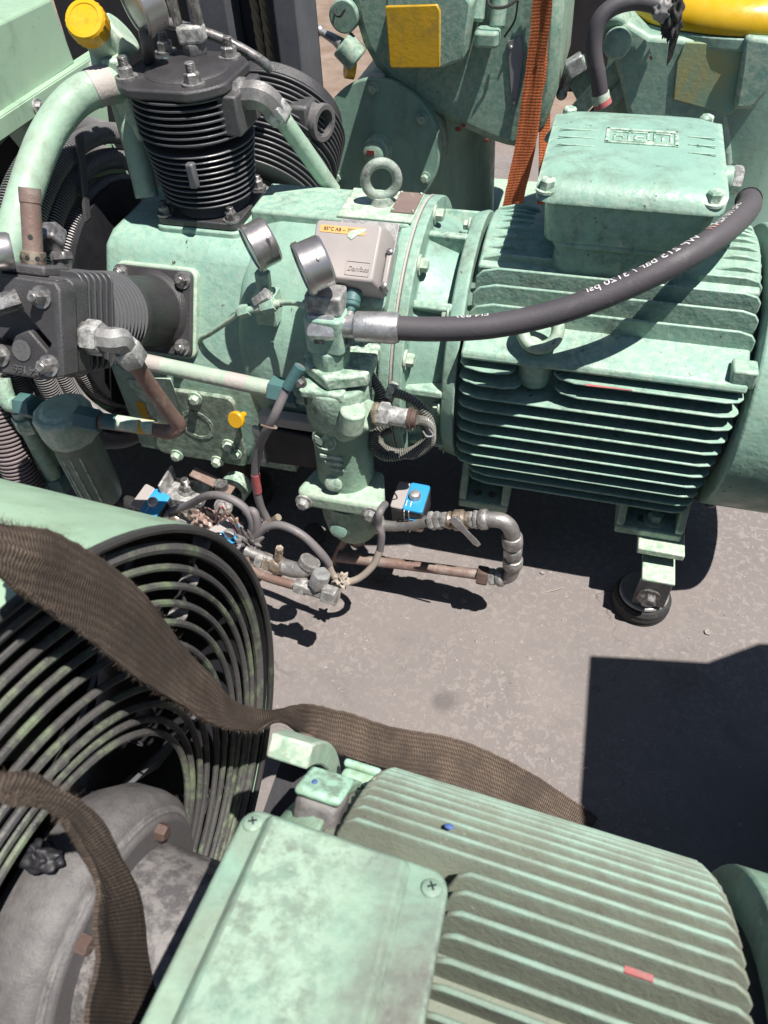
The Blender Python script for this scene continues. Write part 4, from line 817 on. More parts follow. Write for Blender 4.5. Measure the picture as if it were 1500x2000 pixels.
# ---- drain pipework on the ground: solenoid valves, ball valve, loop of galvanised pipe
def solenoid(c, ux, uz, w=.05, dep=.052, h=.05, label=None, top=BLUE, body=BLUED):
    ux = V(ux).normalized(); uz = V(uz).normalized(); uy = uz.cross(ux).normalized(); ux = uy.cross(uz); c = V(c); M = (ux, uy, uz)
    s = MB(); s.prism(rrect(w, dep, .004, 3), c - uz * h / 2, ux, uy, uz * h * .8); o = s.build('solenoid_valve', body, C1, bevel=.002, label=label)
    s = MB(); s.prism(rrect(w * .62, dep * 1.02, .004, 3), c + uz * h * .3 + ux * w * .18, ux, uy, uz * h * .12); s.build('coil_cap', top, o, bevel=.0015)
    s = MB(); s.prism(rrect(w * .40, dep * .98, .004, 3), c + uz * h * .3 - ux * w * .32, ux, uy, uz * h * .10); s.build('connector', GREYPL, o, bevel=.0015)
    s = MB(); s.prism(rrect(w * .60, .002, .0008, 1), c - uy * (dep / 2 + .001) - uz * h * .02 + ux * w * .18, ux, uz, -uy * .0014); s.build('side_plate', top, o)
    s = MB(); s.lathe(c + uz * h * .42 + ux * w * .14, uz, [(0, .009), (.006, .009), (.009, .007), (.010, .003)], 20); s.build('cap_nut', STEEL, o)
    s = MB(); s.prism(rrect(w * .9, dep * .7, .006, 3), c - uz * (h / 2 + .020), ux, uy, uz * .021); s.build('valve_body', BRASS, o, bevel=.002)
    for q in (-.06, .08):
        s = MB(); e = .0008; pts = [c + ux * w * q - uy * (dep / 2 + .0012) - uz * h * .7, c + ux * w * q - uy * (dep / 2 + .0024) + uz * h * .38, c + ux * w * q - uy * dep * .2 + uz * (h * .44)]; s.tube(pts, .0011, 6, raw=True); s.build('tie_wire', STEEL, o)
    return o
S1 = solenoid(at(803, 985, Y=.745), (1, -.03, 0), (0, -.1, 1), label='blue topped solenoid valve beside the separator bowl')
PL = .72
dr = pipe('drain_pipe', [at(735, 1025, Y=PL), at(780, 1026, Y=PL), at(850, 1015, Y=PL)], .009, GALV)
for a, b_, r in ((738, 752, .013), (840, 850, .015), (852, 862, .0145), (864, 876, .0125)): hexnut(dr, at(a, 1024 - (a - 738) * .06, Y=PL), at(b_, 1023 - (b_ - 738) * .06, Y=PL), r, GALV)
s = MB(); q0, q1 = at(874, 1016, Y=PL), at(915, 1016, Y=PL); s.lathe(q0, q1 - q0, [(0, .0125), (.004, .014), (.008, .0125), (.012, .016), (.024, .016), (.028, .0125), (.034, .0135), ((q1 - q0).length, .0125)], 24); s.build('ball_valve', BRASS, dr)
s = MB(); s.cyl(at(893, 1015, Y=PL - .012), at(893, 1022, Y=PL - .026), .006); q = at(890, 1018, Y=PL - .027); ux = (at(930, 1060, Y=PL - .027) - q).normalized(); nn = V((0, -1, .0)).normalized(); uy = nn.cross(ux)
s.prism([(-.008, -.007), (.008, -.0075), (.024, -.0045), (.05, -.005), (.058, -.002), (.056, .005), (.045, .006), (.022, .005), (.006, .0075), (-.008, .006)], q, ux, uy, nn * .0022); s.build('valve_handle', STEEL, dr, bevel=.0006)
hexnut(dr, at(916, 1016, Y=PL), at(926, 1015, Y=PL), .013, GALV); hexnut(dr, at(926, 1015, Y=PL), at(934, 1015, Y=PL), .0145, GALV)
lp = [at(930, 1015, Y=PL), at(955, 1014, Y=PL), at(982, 1018, Y=PL), at(997, 1032, Y=PL), at(1001, 1052, Y=PL), at(1002, 1090, Y=PL), at(1000, 1115, Y=PL), at(990, 1126, Y=PL), at(970, 1127, Y=PL)]
s = MB(); s.tube(lp, .0118, 18, 8); s.build('pipe_loop', GALV, dr, label='galvanised pipe bend')
for (a, b_), (c, d_) in (((936, 1015), (954, 1014)), ((1000, 1046), (1002, 1066)), ((1002, 1090), (1001, 1106)), ((985, 1127), (970, 1127))):
    s = MB(); A, B = at(a, b_, Y=PL), at(c, d_, Y=PL); L = (B - A).length; s.lathe(A, B - A, [(0, .0135), (.003, .0155), (L - .003, .0155), (L, .0135)], 24); s.build('coupling', GALV, dr, bevel=.001)
hexnut(dr, at(1002, 1069, Y=PL), at(1002, 1084, Y=PL), .0155, GALV)
hexnut(dr, at(968, 1127, Y=PL), at(955, 1126, Y=PL), .0145, GALV); hexnut(dr, at(953, 1126, Y=PL), at(932, 1122, Y=PL), .0165, RUSTB)
pipe('rusty_rail_pipe', [at(935, 1122, Y=PL), at(800, 1104, Y=PL), at(660, 1088, Y=PL)], .0088, RUSTP, dr, res=2)
pipe('clamp_stay', [at(690, 1030, Y=.72), at(668, 1065, Y=.73), at(650, 1100, Y=.74)], .006, RUSTP, dr, 10)
s = MB(); q = at(617, 1045, Y=.80); s.lathe(q, (0, -.5, .85), [(0, .018), (.02, .019), (.022, .012)], 20); s.build('rubber_stop', RUBBERB, C1)
# far left solenoid, middle solenoid in torn film
S2 = solenoid(at(300, 985, Y=.705), (.9, -.25, -.12), (.05, -.35, .93), w=.052, dep=.046, h=.036, label='blue solenoid valve at the left end of the drain line')
s = MB(); s.cyl(at(268, 990, Y=.71), at(245, 982, Y=.72), .014); s.build('drain_union', RUBBERB, S2); s = MB(); s.lathe(at(330, 1006, Y=.70), at(360, 1018, Y=.695) - at(330, 1006, Y=.70), [(0, .016), (.008, .016), (.009, .014), (.016, .0145), (.024, .011)], 20); s.build('drain_union', BRASS, S2)
pipe('drain_pipe', [at(352, 1015, Y=.695), at(390, 1030, Y=.69), at(450, 1062, Y=.67), at(500, 1095, Y=.655)], .008, GALV, C1)
hexnut(S2, at(372, 1012, Y=.69), at(374, 1000, Y=.69), .006, BRASS)
S3 = solenoid(at(442, 1050, Y=.655), (.8, -.5, -.2), (.3, -.05, .95), w=.042, dep=.05, h=.036, label='blue solenoid valve wrapped in torn plastic film')
def crumple(name, c, r, mat, parent, sq=(1, 1, 1), seed=1, amp=.35, n=64, m=40):
    rnd = random.Random(seed); s = MB(); c = V(c); rs = []
    ph = [(rnd.randint(2, 9), rnd.uniform(0, 6), rnd.uniform(2, 9), rnd.uniform(0, 6)) for _ in range(9)]
    for i in range(m + 1):
        t = -math.pi / 2 + math.pi * i / m; row = []
        for k in range(n):
            a = 2 * math.pi * k / n; f = 1 + amp * sum(math.sin(p[0] * a + p[1]) * math.sin(p[2] * t + p[3]) for p in ph) / 2.2 + rnd.uniform(-.025, .025)
            row.append(c + V((sq[0] * r * f * math.cos(t) * math.cos(a), sq[1] * r * f * math.cos(t) * math.sin(a), sq[2] * r * f * math.sin(t))))
        rs.append(row)
    s.rings(rs); return s.build(name, mat, parent, smooth=50)
crumple('torn_film', at(402, 1012, Y=.675), .019, WRAP, S3, (1.1, .8, 1), 3, .2); crumple('torn_film', at(452, 1030, Y=.69), .021, WRAP, S3, (1, .7, .9), 5, .2); crumple('torn_film', at(470, 1065, Y=.65), .012, WRAP, S3, (1, 1, .8), 8, .2)
for i, (a, b_, m_) in enumerate((((420, 1020), (440, 1000), PINK), ((425, 1025), (455, 1010), BRASS), ((430, 1022), (462, 1030), RUSTP))):
    pipe('wire', [at(*a, Y=.64), at((a[0] + b_[0]) / 2, min(a[1], b_[1]) - 10, Y=.635), at(*b_, Y=.64), at(b_[0] + 20, b_[1] + 40, Y=.64)], .0018, m_, S3, 6)
# cables, tied together
c1 = pipe('cable', [at(330, 1000, Y=.70), at(370, 985, Y=.69), at(405, 968, Y=.67), at(440, 970, Y=.66), at(475, 990, Y=.655), at(492, 1018, Y=.65), at(490, 1050, Y=.645), at(478, 1078, Y=.64)], .0062, CABLE, C1, 10)
pipe('cable', [at(478, 998, Y=.66), at(496, 1000, Y=.655), at(502, 1028, Y=.648), at(494, 1058, Y=.643)], .0062, CABLE, C1, 10)
c2 = pipe('cable', [at(486, 1068, Y=.64), at(500, 1048, Y=.642), at(520, 1030, Y=.645), at(550, 1026, Y=.645), at(590, 1045, Y=.64), at(625, 1078, Y=.635), at(643, 1102, Y=.635)], .0062, CABLE, C1, 10)
pipe('cable_end', [at(640, 1098, Y=.635), at(650, 1122, Y=.635), at(668, 1137, Y=.635), at(700, 1130, Y=.64), at(728, 1105, Y=.65), at(742, 1075, Y=.66)], .0056, CABLED, c2, 10)
pipe('cable', [at(742, 1077, Y=.66), at(745, 1045, Y=.665), at(738, 1025, Y=.668), at(742, 1000, Y=.67), at(752, 985, Y=.70)], .0056, CABLE, C1, 10)
crumple('cable_knot', at(488, 1062, Y=.635), .013, CABLE, c1, (1, 1, 1.3), 11, .5); crumple('cable_knot', at(516, 1020, Y=.67), .009, CABLE, ca, (1.3, 1, .8), 14, .5)
sleeve(ca, at(526, 1022, Y=.668), at(544, 1010, Y=.668), .0055, BRASS, 'cable_lug'); crumple('cable_knot', at(666, 1133, Y=.634), .010, CABLED, c2, (1.2, 1, .9), 21, .4)
for i in range(4): pipe('wire', [at(470 + 5 * i, 1080 - 4 * i, Y=.64), at(460 + 6 * i, 1092, Y=.637), at(452 + 9 * i, 1100 - 3 * i, Y=.637)], .0016, (RUSTP, PINK, CABLE, CABLED)[i], c1, 6)
# lower valve assembly
lv = pipe('lower_line', [at(480, 1076, Y=.62), at(540, 1098, Y=.615), at(575, 1108, Y=.61)], .0085, GALV)
for (a, b_), (c, d_), r, m_ in (((500, 1090), (514, 1095), .0135, GALV), ((516, 1096), (530, 1100), .0145, BRASS), ((540, 1103), (553, 1107), .0135, BRASS)): hexnut(lv, at(a, b_, Y=.615), at(c, d_, Y=.615), r, m_)
s = MB(); q0, q1 = at(525, 1098, Y=.615), at(560, 1109, Y=.615); s.lathe(q0, q1 - q0, [(0, .011), (.008, .0145), (.018, .0145), (.026, .012), ((q1 - q0).length, .013)], 20); s.cyl(at(543, 1094, Y=.615), at(545, 1078, Y=.615), .006); s.build('ball_valve', BRASS, lv)
hexnut(lv, at(545, 1080, Y=.615), at(546, 1070, Y=.615), .0062, BRASS)
s = MB(); s.tube([at(555, 1107, Y=.612), at(578, 1113, Y=.61), at(596, 1110, Y=.612), at(605, 1100, Y=.62)], .0125, 14, 6); s.lathe(at(600, 1106, Y=.615), at(608, 1092, Y=.62) - at(600, 1106, Y=.615), [(0, .0125), (.003, .016), (.012, .016), (.0125, .011)], 20); s.build('pipe_elbow', GALV, lv)
tl = pipe('tee_line', [at(478, 1092, Y=.605), at(488, 1110, Y=.60), at(520, 1127, Y=.592), at(580, 1145, Y=.585)], .0068, RUSTP)
hexnut(tl, at(578, 1143, Y=.585), at(598, 1149, Y=.583), .0125, GALV); s = MB(); s.cyl(at(596, 1147, Y=.583), at(640, 1160, Y=.58), .0105, n=8); s.cyl(at(618, 1152, Y=.582), at(624, 1130, Y=.585), .0095, n=8); s.build('tee', GALV, tl, bevel=.001)
hexnut(tl, at(633, 1158, Y=.58), at(658, 1166, Y=.577), .0155, GALV); hexnut(tl, at(621, 1143, Y=.583), at(628, 1120, Y=.587), .0145, STEEL)
# bracket with vibration mount near the cover
s = MB(); q = at(368, 962, Y=.74); s.box(q, (.07, .05, .012)); s.box(q + V((0, -.022, -.012)), (.07, .005, .03)); s.box(q + V((-.034, 0, .014)), (.005, .05, .04)); MBK = s.build('mount_bracket', STEELP, C1, bevel=.002)
bolt(MBK, q + V((.0, 0, .006)), Z1, .011, DKST, h=.012, stud=.01)
s = MB(); q = at(415, 940, Y=.74); s.box(q, (.075, .02, .004), (V((.95, -.1, -.3)), V((.1, 1, 0)), V((.3, 0, .95)))); s.build('link_bar', RUSTP, MBK, bevel=.001)
q = at(438, 968, Y=.735); s = MB(); s.cyl(q, q + V((0, 0, .03)), .011); s.lathe(q + V((0, 0, -.02)), Z1, [(0, .012), (.02, .013)], 6); s.build('link_bolt', DKST, MBK)
bolt(MBK, at(437, 990, Y=.715), V((0, -.8, .6)), .011, GALV, h=.013)
s = MB(); s.ring(at(465, 945, Y=.79), V((0, -1, .2)), .03, .026, .02, 28); s.build('drain_stub', GREENF, C1)

# ================================================================== foreground compressor
AX2 = V((.99793, -.0643, 0)); BY2 = V((.0643, .99793, 0)); YC2, ZC2 = .06, .42
def P2(a, r, deg): return AX2 * a + BY2 * (YC2 + r * math.cos(R_(deg))) + V((0, 0, ZC2 + r * math.sin(R_(deg))))
def on2(x, y, a):                                          # where a pixel's sight line meets the plane across shaft 2
    v = _f + _r * ((x - 750) / FOC) - _u * ((y - 1000) / FOC); return CAM + v * ((a - CAM.dot(AX2)) / v.dot(AX2))
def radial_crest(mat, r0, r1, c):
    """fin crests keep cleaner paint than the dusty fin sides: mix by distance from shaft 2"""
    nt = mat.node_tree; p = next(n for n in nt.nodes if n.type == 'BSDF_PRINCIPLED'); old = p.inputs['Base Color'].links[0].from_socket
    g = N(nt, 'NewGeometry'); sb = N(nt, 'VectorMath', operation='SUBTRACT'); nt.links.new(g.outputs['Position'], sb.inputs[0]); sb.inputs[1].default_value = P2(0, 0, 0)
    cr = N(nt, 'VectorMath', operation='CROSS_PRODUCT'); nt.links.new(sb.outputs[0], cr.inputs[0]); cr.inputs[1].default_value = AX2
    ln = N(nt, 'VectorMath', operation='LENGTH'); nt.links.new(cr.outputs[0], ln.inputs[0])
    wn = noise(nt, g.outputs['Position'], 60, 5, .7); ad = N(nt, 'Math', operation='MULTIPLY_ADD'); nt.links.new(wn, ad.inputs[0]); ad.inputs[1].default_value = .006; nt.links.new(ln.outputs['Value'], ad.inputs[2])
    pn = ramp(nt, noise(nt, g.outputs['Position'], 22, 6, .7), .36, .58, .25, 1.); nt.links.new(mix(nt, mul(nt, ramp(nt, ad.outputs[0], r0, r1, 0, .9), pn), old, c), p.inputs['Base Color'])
C2 = empty('cooled_compressor', tuple(P2(-.15, 0, 0))[:2] + (0,), 'weathered green fan cooled compressor with round wire guard in the foreground', 'compressor')
RS = .317
WIRED = surf('black_rim_paint', (.03, .03, .03), (.045, .043, .042), dirt=(.25, .34, .2), dirt_amt=.3, dirt_scale=20, rough=.5)
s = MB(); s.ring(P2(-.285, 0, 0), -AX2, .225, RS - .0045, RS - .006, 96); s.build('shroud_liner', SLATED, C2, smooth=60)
s = MB(); s.ring(P2(-.282, 0, 0), -AX2, .23, RS, RS - .002, 96); SR = s.build('fan_shroud', GREENS, C2, smooth=60, label='round green sheet metal fan shroud')
s = MB(); s.torus(P2(-.2805, 0, 0), AX2, RS - .0035, .0036, 110, 8); s.build('rim_wire', WIRED, SR)
WIRE = surf('guard_wire', (.055, .054, .055), (.10, .095, .092), dirt=(.27, .37, .19), dirt_amt=.65, dirt_scale=24, rough=.5, bump_s=.4, bump_scale=220)
radii = (.297, .281, .2665, .252, .2365, .2195, .201, .1835, .169, .1565, .146)
for i, r in enumerate(radii):
    s = MB(); s.torus(P2(-.287 - .001 * (i % 2), 0, 0), AX2, r, .0031 if i else .005, 110, 8); s.build('guard_ring', WIRE, SR)
for a in (28, 100, 172, 244, 316):                         # twisted flat spokes carry the rings
    e = V(BY2) * math.cos(R_(a)) + Z1 * math.sin(R_(a)); t = AX2.cross(e); b = MB(); rs = []
    for i in range(41):
        r = .135 + (RS - .139) * i / 40; tw = math.sin(i * .95) * .9; u = (AX2 * math.cos(tw) + t * math.sin(tw)); c = P2(-.296, 0, 0) + e * r + t * .004 * math.sin(i * .95); w_ = .008
        rs.append([c + u * w_ + e * .001, c - u * w_ + e * .001, c - u * w_ - e * .001, c + u * w_ - e * .001])
    b.rings(rs); b.build('guard_spoke', DKST, SR)
# fan behind the guard
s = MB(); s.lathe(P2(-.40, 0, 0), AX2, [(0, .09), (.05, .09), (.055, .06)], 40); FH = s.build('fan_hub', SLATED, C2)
for k in range(6):
    a = k * 60 + 20; e = BY2 * math.cos(R_(a)) + Z1 * math.sin(R_(a)); t = AX2.cross(e); b = MB(); rs = []
    for i in range(9):
        r = .08 + .2 * i / 8; tw = R_(50 - 22 * i / 8); u = t * math.cos(tw) + AX2 * math.sin(tw); c = P2(-.375, 0, 0) + e * r; w_ = .05 + .018 * i / 8; nn = u.cross(e)
        rs.append([c + u * w_ + nn * .002, c - u * w_ * .7 + nn * .002, c - u * w_ * .7 - nn * .002, c + u * w_ - nn * .002])
    b.rings(rs); b.build('fan_blade', SLATE, FH)
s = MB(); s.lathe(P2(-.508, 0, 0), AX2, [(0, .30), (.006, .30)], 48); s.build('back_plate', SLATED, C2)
# grey bell housing and open neck
s = MB(); s.lathe(P2(-.31, 0, 0), AX2, [(0, .094), (.02, .1045), (.040, .1055), (.050, .1035), (.0575, .096), (.058, .0925), (.0605, .092), (.0635, .089), (.064, .075)], 64); HB = s.build('bearing_housing', GREYC, C2, bevel=.002, label='grey cast bearing housing in the middle of the fan guard')
for a in (38, 104, 170, 236, 302): bolt(HB, P2(-.2465, .084, a), AX2, .0068, RUSTB, h=.008, washer=False)
s = MB(); s.ring(P2(-.248, 0, 0), AX2, .072, .070, .060, 56); NK = s.build('coupling_neck', NECKP, HB, bevel=.002, label='short neck with chipped pale green paint')
s = MB(); s.cyl(P2(-.235, 0, 0), P2(-.11, 0, 0), .03); s.build('shaft', DKST, HB)
s = MB(); s.lathe(P2(-.205, 0, 0), AX2, [(0, .060), (.004, .060)], 40); s.build('neck_floor', GREYC, HB)
# dust cap lug hanging from the guard
crumple('dust_clump', on2(75, 1672, -.285), .010, SLATED, C2, (1.6, 1, .7), 31, .12)
# motor of the foreground set
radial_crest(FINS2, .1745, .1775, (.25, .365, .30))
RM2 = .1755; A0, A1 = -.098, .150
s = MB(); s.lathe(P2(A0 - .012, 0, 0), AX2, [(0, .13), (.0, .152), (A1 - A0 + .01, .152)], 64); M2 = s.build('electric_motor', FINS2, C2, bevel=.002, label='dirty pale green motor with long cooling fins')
for k in range(37):
    a = -38 + 4.4 * k
    if 62 < a < 108: segs = [(-.021, A1)]
    else: segs = [(A0, A1)]
    e = BY2 * math.cos(R_(a)) + Z1 * math.sin(R_(a)); t = AX2.cross(e)
    for x0_, x1_ in segs:
        L = x1_ - x0_; pl = [(0, -.036), (L, -.036), (L, -.012), (L - .004, -.005), (L - .012, 0), (.012, 0), (.004, -.005), (0, -.016)]
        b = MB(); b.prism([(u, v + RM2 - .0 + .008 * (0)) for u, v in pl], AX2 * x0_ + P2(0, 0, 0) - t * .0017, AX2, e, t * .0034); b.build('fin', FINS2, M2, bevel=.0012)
s = MB(); s.lathe(P2(A0 - .05, 0, 0), AX2, [(0, .135), (.012, .150), (.03, .158), (.038, .158)], 64); s.build('end_shield', GREEN2, M2, bevel=.002)
for a in (50, 140, 5): s = MB(); e = BY2 * math.cos(R_(a)) + Z1 * math.sin(R_(a)); s.box(P2(A0 - .02, .156, a), (.032, .032, .024), (AX2, AX2.cross(e), e)); s.build('lug', GREYC if a == 50 else GREEN2, M2, bevel=.006, seg=3); s = MB(); s.box(P2(A0 - .02, .171, a), (.033, .033, .007), (AX2, AX2.cross(e), e)); s.build('lug_cap', GREEN2, M2, bevel=.003)
s = MB(); s.lathe(P2(A1 + .012, 0, 0), AX2, [(0, .176), (.003, .181), (.12, .181), (.15, .165)], 72); s.build('fan_cover', GREEN2, M2, bevel=.002)
s = MB(); s.cyl(P2(A1 - .01, 0, 0), P2(A1 + .02, 0, 0), .15, n=48); s.build('fan_gap', SLATED, M2)
# flange plate seen behind the end shield
s = MB(); pl = [(.179 * math.cos(R_(a)), .179 * math.sin(R_(a))) for a in range(-24, 40, 4)] + [(.16 * math.cos(R_(a)), .16 * math.sin(R_(a))) for a in range(36, -25, -4)]
s.prism(pl, P2(-.178, 0, 0), BY2, Z1, AX2 * .034); s.build('flange_segment', GREENL, M2, bevel=.002)
s = MB(); s.prism([(.159 * math.cos(R_(a)), .159 * math.sin(R_(a))) for a in range(-40, 16, 5)] + [(.1 * math.cos(R_(a)), .1 * math.sin(R_(a))) for a in range(15, -41, -5)], P2(-.182, 0, 0), BY2, Z1, AX2 * .037); s.build('gap_shade_filler', SLATED, M2)  # dark filler: shade of the gap below the flange built as a solid piece
s = MB(); s.cyl(P2(-.162, .178, 22), P2(-.162, .1802, 22), .007, n=16); s.build('oil_spot', RUSTB, M2)
# terminal box: tilted lid
UA = 70.0; EN = BY2 * math.cos(R_(UA)) + Z1 * math.sin(R_(UA)); ED = BY2 * math.sin(R_(UA)) - Z1 * math.cos(R_(UA))
def L2(a, e, h): return P2(0, 0, 0) + EN * h + AX2 * (a - (e + .008) * .075) + ED * e
def slab(b, a0, a1, e0, e1, h0, h1, r, ins=0):
    ca, ce = (a0 + a1) / 2, (e0 + e1) / 2
    lo = [L2(ca + x, ce + y, h0) for x, y in rrect(a1 - a0, e1 - e0, r, 5)]; hi = [L2(ca + x, ce + y, h1) for x, y in rrect(a1 - a0 - 2 * ins, e1 - e0 - 2 * ins, max(r - ins, .002), 5)]
    b.rings([lo, hi])
LIDM = surf('green_lid_weathered', (.225, .40, .305), (.30, .42, .31), grime=(.17, .12, .085), grime_amt=.55, dirt=(.142, .145, .132), dirt_amt=1.6, dirt_scale=12, chip=(.24, .12, .08), chip_amt=.10, chip_scale=30, edge=(.32, .44, .34), rough=.6, bump_s=.2, bump_scale=260, big=14)
s = MB(); slab(s, -.136, -.026, -.168, -.014, .14, .1975, .012); TB2 = s.build('terminal_box', GREEN2, M2, bevel=.002)
s = MB(); slab(s, -.142, -.018, -.174, -.008, .198, .2085, .012, .001); LD2 = s.build('terminal_box_lid', LIDM, M2, bevel=.0025, seg=3, label='stained pale green terminal box lid with cross screws')
s = MB(); slab(s, -.128, -.040, -.174, -.010, .2087, .2150, .006, .005); s.build('raised_panel', LIDM, M2, bevel=.002, seg=3)
for a, e in ((-.133, -.02), (-.0275, -.022), (-.133, -.16), (-.0275, -.16)):
    def mk(b): b.lathe((0, 0, 0), (0, 0, 1), [(0, .0056), (.0018, .0054), (.003, .004), (.0034, .001)], 24)
    sc = inst('pan', mk, LIDM, 'lid_screw', M2, L2(a, e, .2085), EN)
    inst('cross', lambda b: (b.box((0, 0, .0033), (.005, .001, .0008)), b.box((0, 0, .0033), (.001, .005, .00079))), SLATED, 'screw_slot', M2, L2(a, e, .2085), EN, .5)
s = MB(); s.box(P2(.088, RM2 - .0005, 72.0), (.015, .0036, .0016), (AX2, AX2.cross(P2(0, 1, 72) - P2(0, 0, 0)), P2(0, 1, 72) - P2(0, 0, 0))); s.build('paint_mark', PINK, M2, label='red paint mark on a fin crest')
BLUEP = surf('blue_paint_drop', (.05, .10, .30), rough=.6)
s = MB(); s.sphere(P2(-.03, RM2 - .001, 52), .002, 10, 6, (1.6, 1, .35)); s.build('paint_drop', BLUEP, M2)
s = MB(); s.sphere(P2(A0 - .026, .1755, 52), .0018, 10, 6, (1.2, 1, .5)); s.build('paint_drop', BLUEP, M2)
# skid under the foreground set
for a in (-.42, -.05, .2):
    s = MB(); s.box(P2(a, 0, 0) - V((0, 0, ZC2 - .045)), (.06, .46, .09), (AX2, BY2, Z1)); s.build('skid_beam', GREENL, C2, bevel=.004)
s = MB(); s.box(P2(.03, 0, 0) - V((0, 0, .23)), (.22, .2, .19), (AX2, BY2, Z1)); s.build('motor_stand', GREENL, C2, bevel=.004)
s = MB(); s.box(P2(-.41, 0, 0) - V((0, 0, ZC2 - .12)), (.16, .34, .06), (AX2, BY2, Z1)); s.build('shroud_stand', GREENL, C2, bevel=.004)

# ================================================================== straps
def strap(name, pairs, mat, label, cat, thick=.0035, fray=0, res=8, seed=2):
    """pairs of 3-D edge points; the strap keeps its own thickness"""
    A = smooth_path([p[0] for p in pairs], res); B = smooth_path([p[1] for p in pairs], res); n = len(A); m = 8
    vs = []; uv = []; L = 0; rj = random.Random(seed + 50); w1, w2 = rj.uniform(0, 6), rj.uniform(0, 6)
    wv = lambda i, t: .0022 * math.sin(i * .33 + w1 + 3 * t) * math.sin(i * .11 + w2) + .0018 * math.cos(t * 6.28 + i * .05) + .0009 * math.sin(t * 17 + i * .21)
    for i in range(n):
        if 0 < i < n - 1:
            W0 = (B[i] - A[i]).normalized(); A[i] = A[i] + W0 * rj.uniform(-.0007, .0007); B[i] = B[i] + W0 * rj.uniform(-.0007, .0007)
        if i: L += ((A[i] + B[i]) / 2 - (A[i - 1] + B[i - 1]) / 2).length
        T = (A[min(i + 1, n - 1)] + B[min(i + 1, n - 1)] - A[max(i - 1, 0)] - B[max(i - 1, 0)]).normalized(); W = B[i] - A[i]; nn = T.cross(W).normalized(); wl = W.length
        for k in range(m + 1): vs.append(A[i].lerp(B[i], k / m) + nn * wv(i, k / m) + nn * (thick / 2) * (1 - .5 * (abs(k - m / 2) / (m / 2)) ** 4)); uv.append((L, wl * k / m))
        for k in range(m + 1): vs.append(A[i].lerp(B[i], 1 - k / m) + nn * wv(i, 1 - k / m) - nn * (thick / 2) * (1 - .5 * (abs(k - m / 2) / (m / 2)) ** 4)); uv.append((L, wl * (1 - k / m)))
    c = 2 * (m + 1); fs = []
    for i in range(n - 1):
        for k in range(c): l = (k + 1) % c; fs.append((i * c + k, i * c + l, (i + 1) * c + l, (i + 1) * c + k))
    fs += [tuple(range(c))[::-1], tuple((n - 1) * c + k for k in range(c))]
    o0 = (A[-1] + B[-1]) / 2
    me = bpy.data.meshes.new(name); me.from_pydata([v - o0 for v in vs], [], fs); me.update(); u = me.uv_layers.new(name='UVMap')
    for lp_ in me.loops: u.data[lp_.index].uv = uv[lp_.vertex_index]
    fin(me, 60); me.materials.append(mat); o = bpy.data.objects.new(name, me); col.objects.link(o); o.location = o0; tag(o, label, cat)
    if fray:
        rnd = random.Random(seed); b = MB()
        for q in range(fray):
            i = rnd.randrange(n - 1); t = rnd.random(); e = rnd.random() < .5; P, Q = (A, B) if e else (B, A)
            p = P[i].lerp(P[i + 1], t); out = (P[i] - Q[i]).normalized(); T = (P[i + 1] - P[i]).normalized(); nn = out.cross(T)
            d_ = (out * rnd.uniform(.4, 1) + T * rnd.uniform(-1, 1) + nn * rnd.uniform(-.7, .7)).normalized(); L_ = rnd.uniform(.002, .006); sdv = d_.cross(nn).normalized() * .00022
            p0 = p - out * .001 + nn * rnd.uniform(-1, 1) * thick * .4; p1 = p0 + d_ * L_; b.add([p0 + sdv, p0 - sdv, p1], [(0, 1, 2)])
        me2 = bpy.data.meshes.new('frayed_edge'); me2.from_pydata([v - o0 for v in b.v], [], b.f); me2.update(); me2.materials.append(FRAY); f = bpy.data.objects.new('frayed_edge', me2); col.objects.link(f); f.parent = o; f['kind'] = 'stuff'
    return o
FRAY = surf('frayed_fibre', (.15, .11, .08), (.10, .075, .06), rough=.9, bump_s=0.0)
up = [(-30, 1012), (0, 1018), (100, 1040), (200, 1095), (300, 1180), (380, 1290), (440, 1362), (490, 1388), (540, 1386), (600, 1375), (680, 1392), (760, 1418), (880, 1440), (960, 1470), (1040, 1512), (1125, 1566), (1168, 1598)]
lw = [(-30, 1110), (0, 1128), (100, 1190), (200, 1270), (300, 1348), (380, 1396), (450, 1424), (500, 1430), (545, 1418), (598, 1440), (670, 1474), (750, 1500), (855, 1535), (940, 1572), (1010, 1605), (1080, 1650), (1110, 1680)]
zz = [None] * 9 + [.245, .195, .145, .085, .05, .028, .012, .008]
aa = [(-.268, -.252), (-.268, -.252), (-.266, -.250), (-.264, -.246), (-.262, -.242), (-.264, -.236), (-.268, -.230), (-.262, -.224), (-.248, -.214)]
pa = []
for i, (a, b_) in enumerate(zip(up, lw)):
    if zz[i] is None: pa.append((on2(*a, aa[i][0]), on2(*b_, aa[i][1])))
    else: pa.append((at(*a, Z=zz[i] + (.012 if 8 < i < 15 else 0)), at(*b_, Z=max(.004, zz[i] - (.012 if 8 < i < 15 else 0)))))
strap('lifting_sling', pa, SLING, 'frayed brown webbing sling draped over the wire guard down to the concrete', 'sling', .0045, 2600)
up = [(-40, 1512), (0, 1515), (80, 1525), (150, 1562), (215, 1645), (258, 1740), (282, 1850), (298, 1960), (304, 2060)]
lw = [(-40, 1548), (0, 1553), (60, 1560), (120, 1600), (172, 1680), (192, 1765), (183, 1850), (165, 1950), (155, 2060)]
pa = [(on2(*a, -.215 + .012 * i * .4), on2(*b_, -.205 + .014 * i * .4)) for i, (a, b_) in enumerate(zip(up, lw))]
strap('webbing_strap', pa, SLING, 'twisted brown webbing strap hanging in front of the grey bearing housing', 'sling', .005, 1500, seed=5)

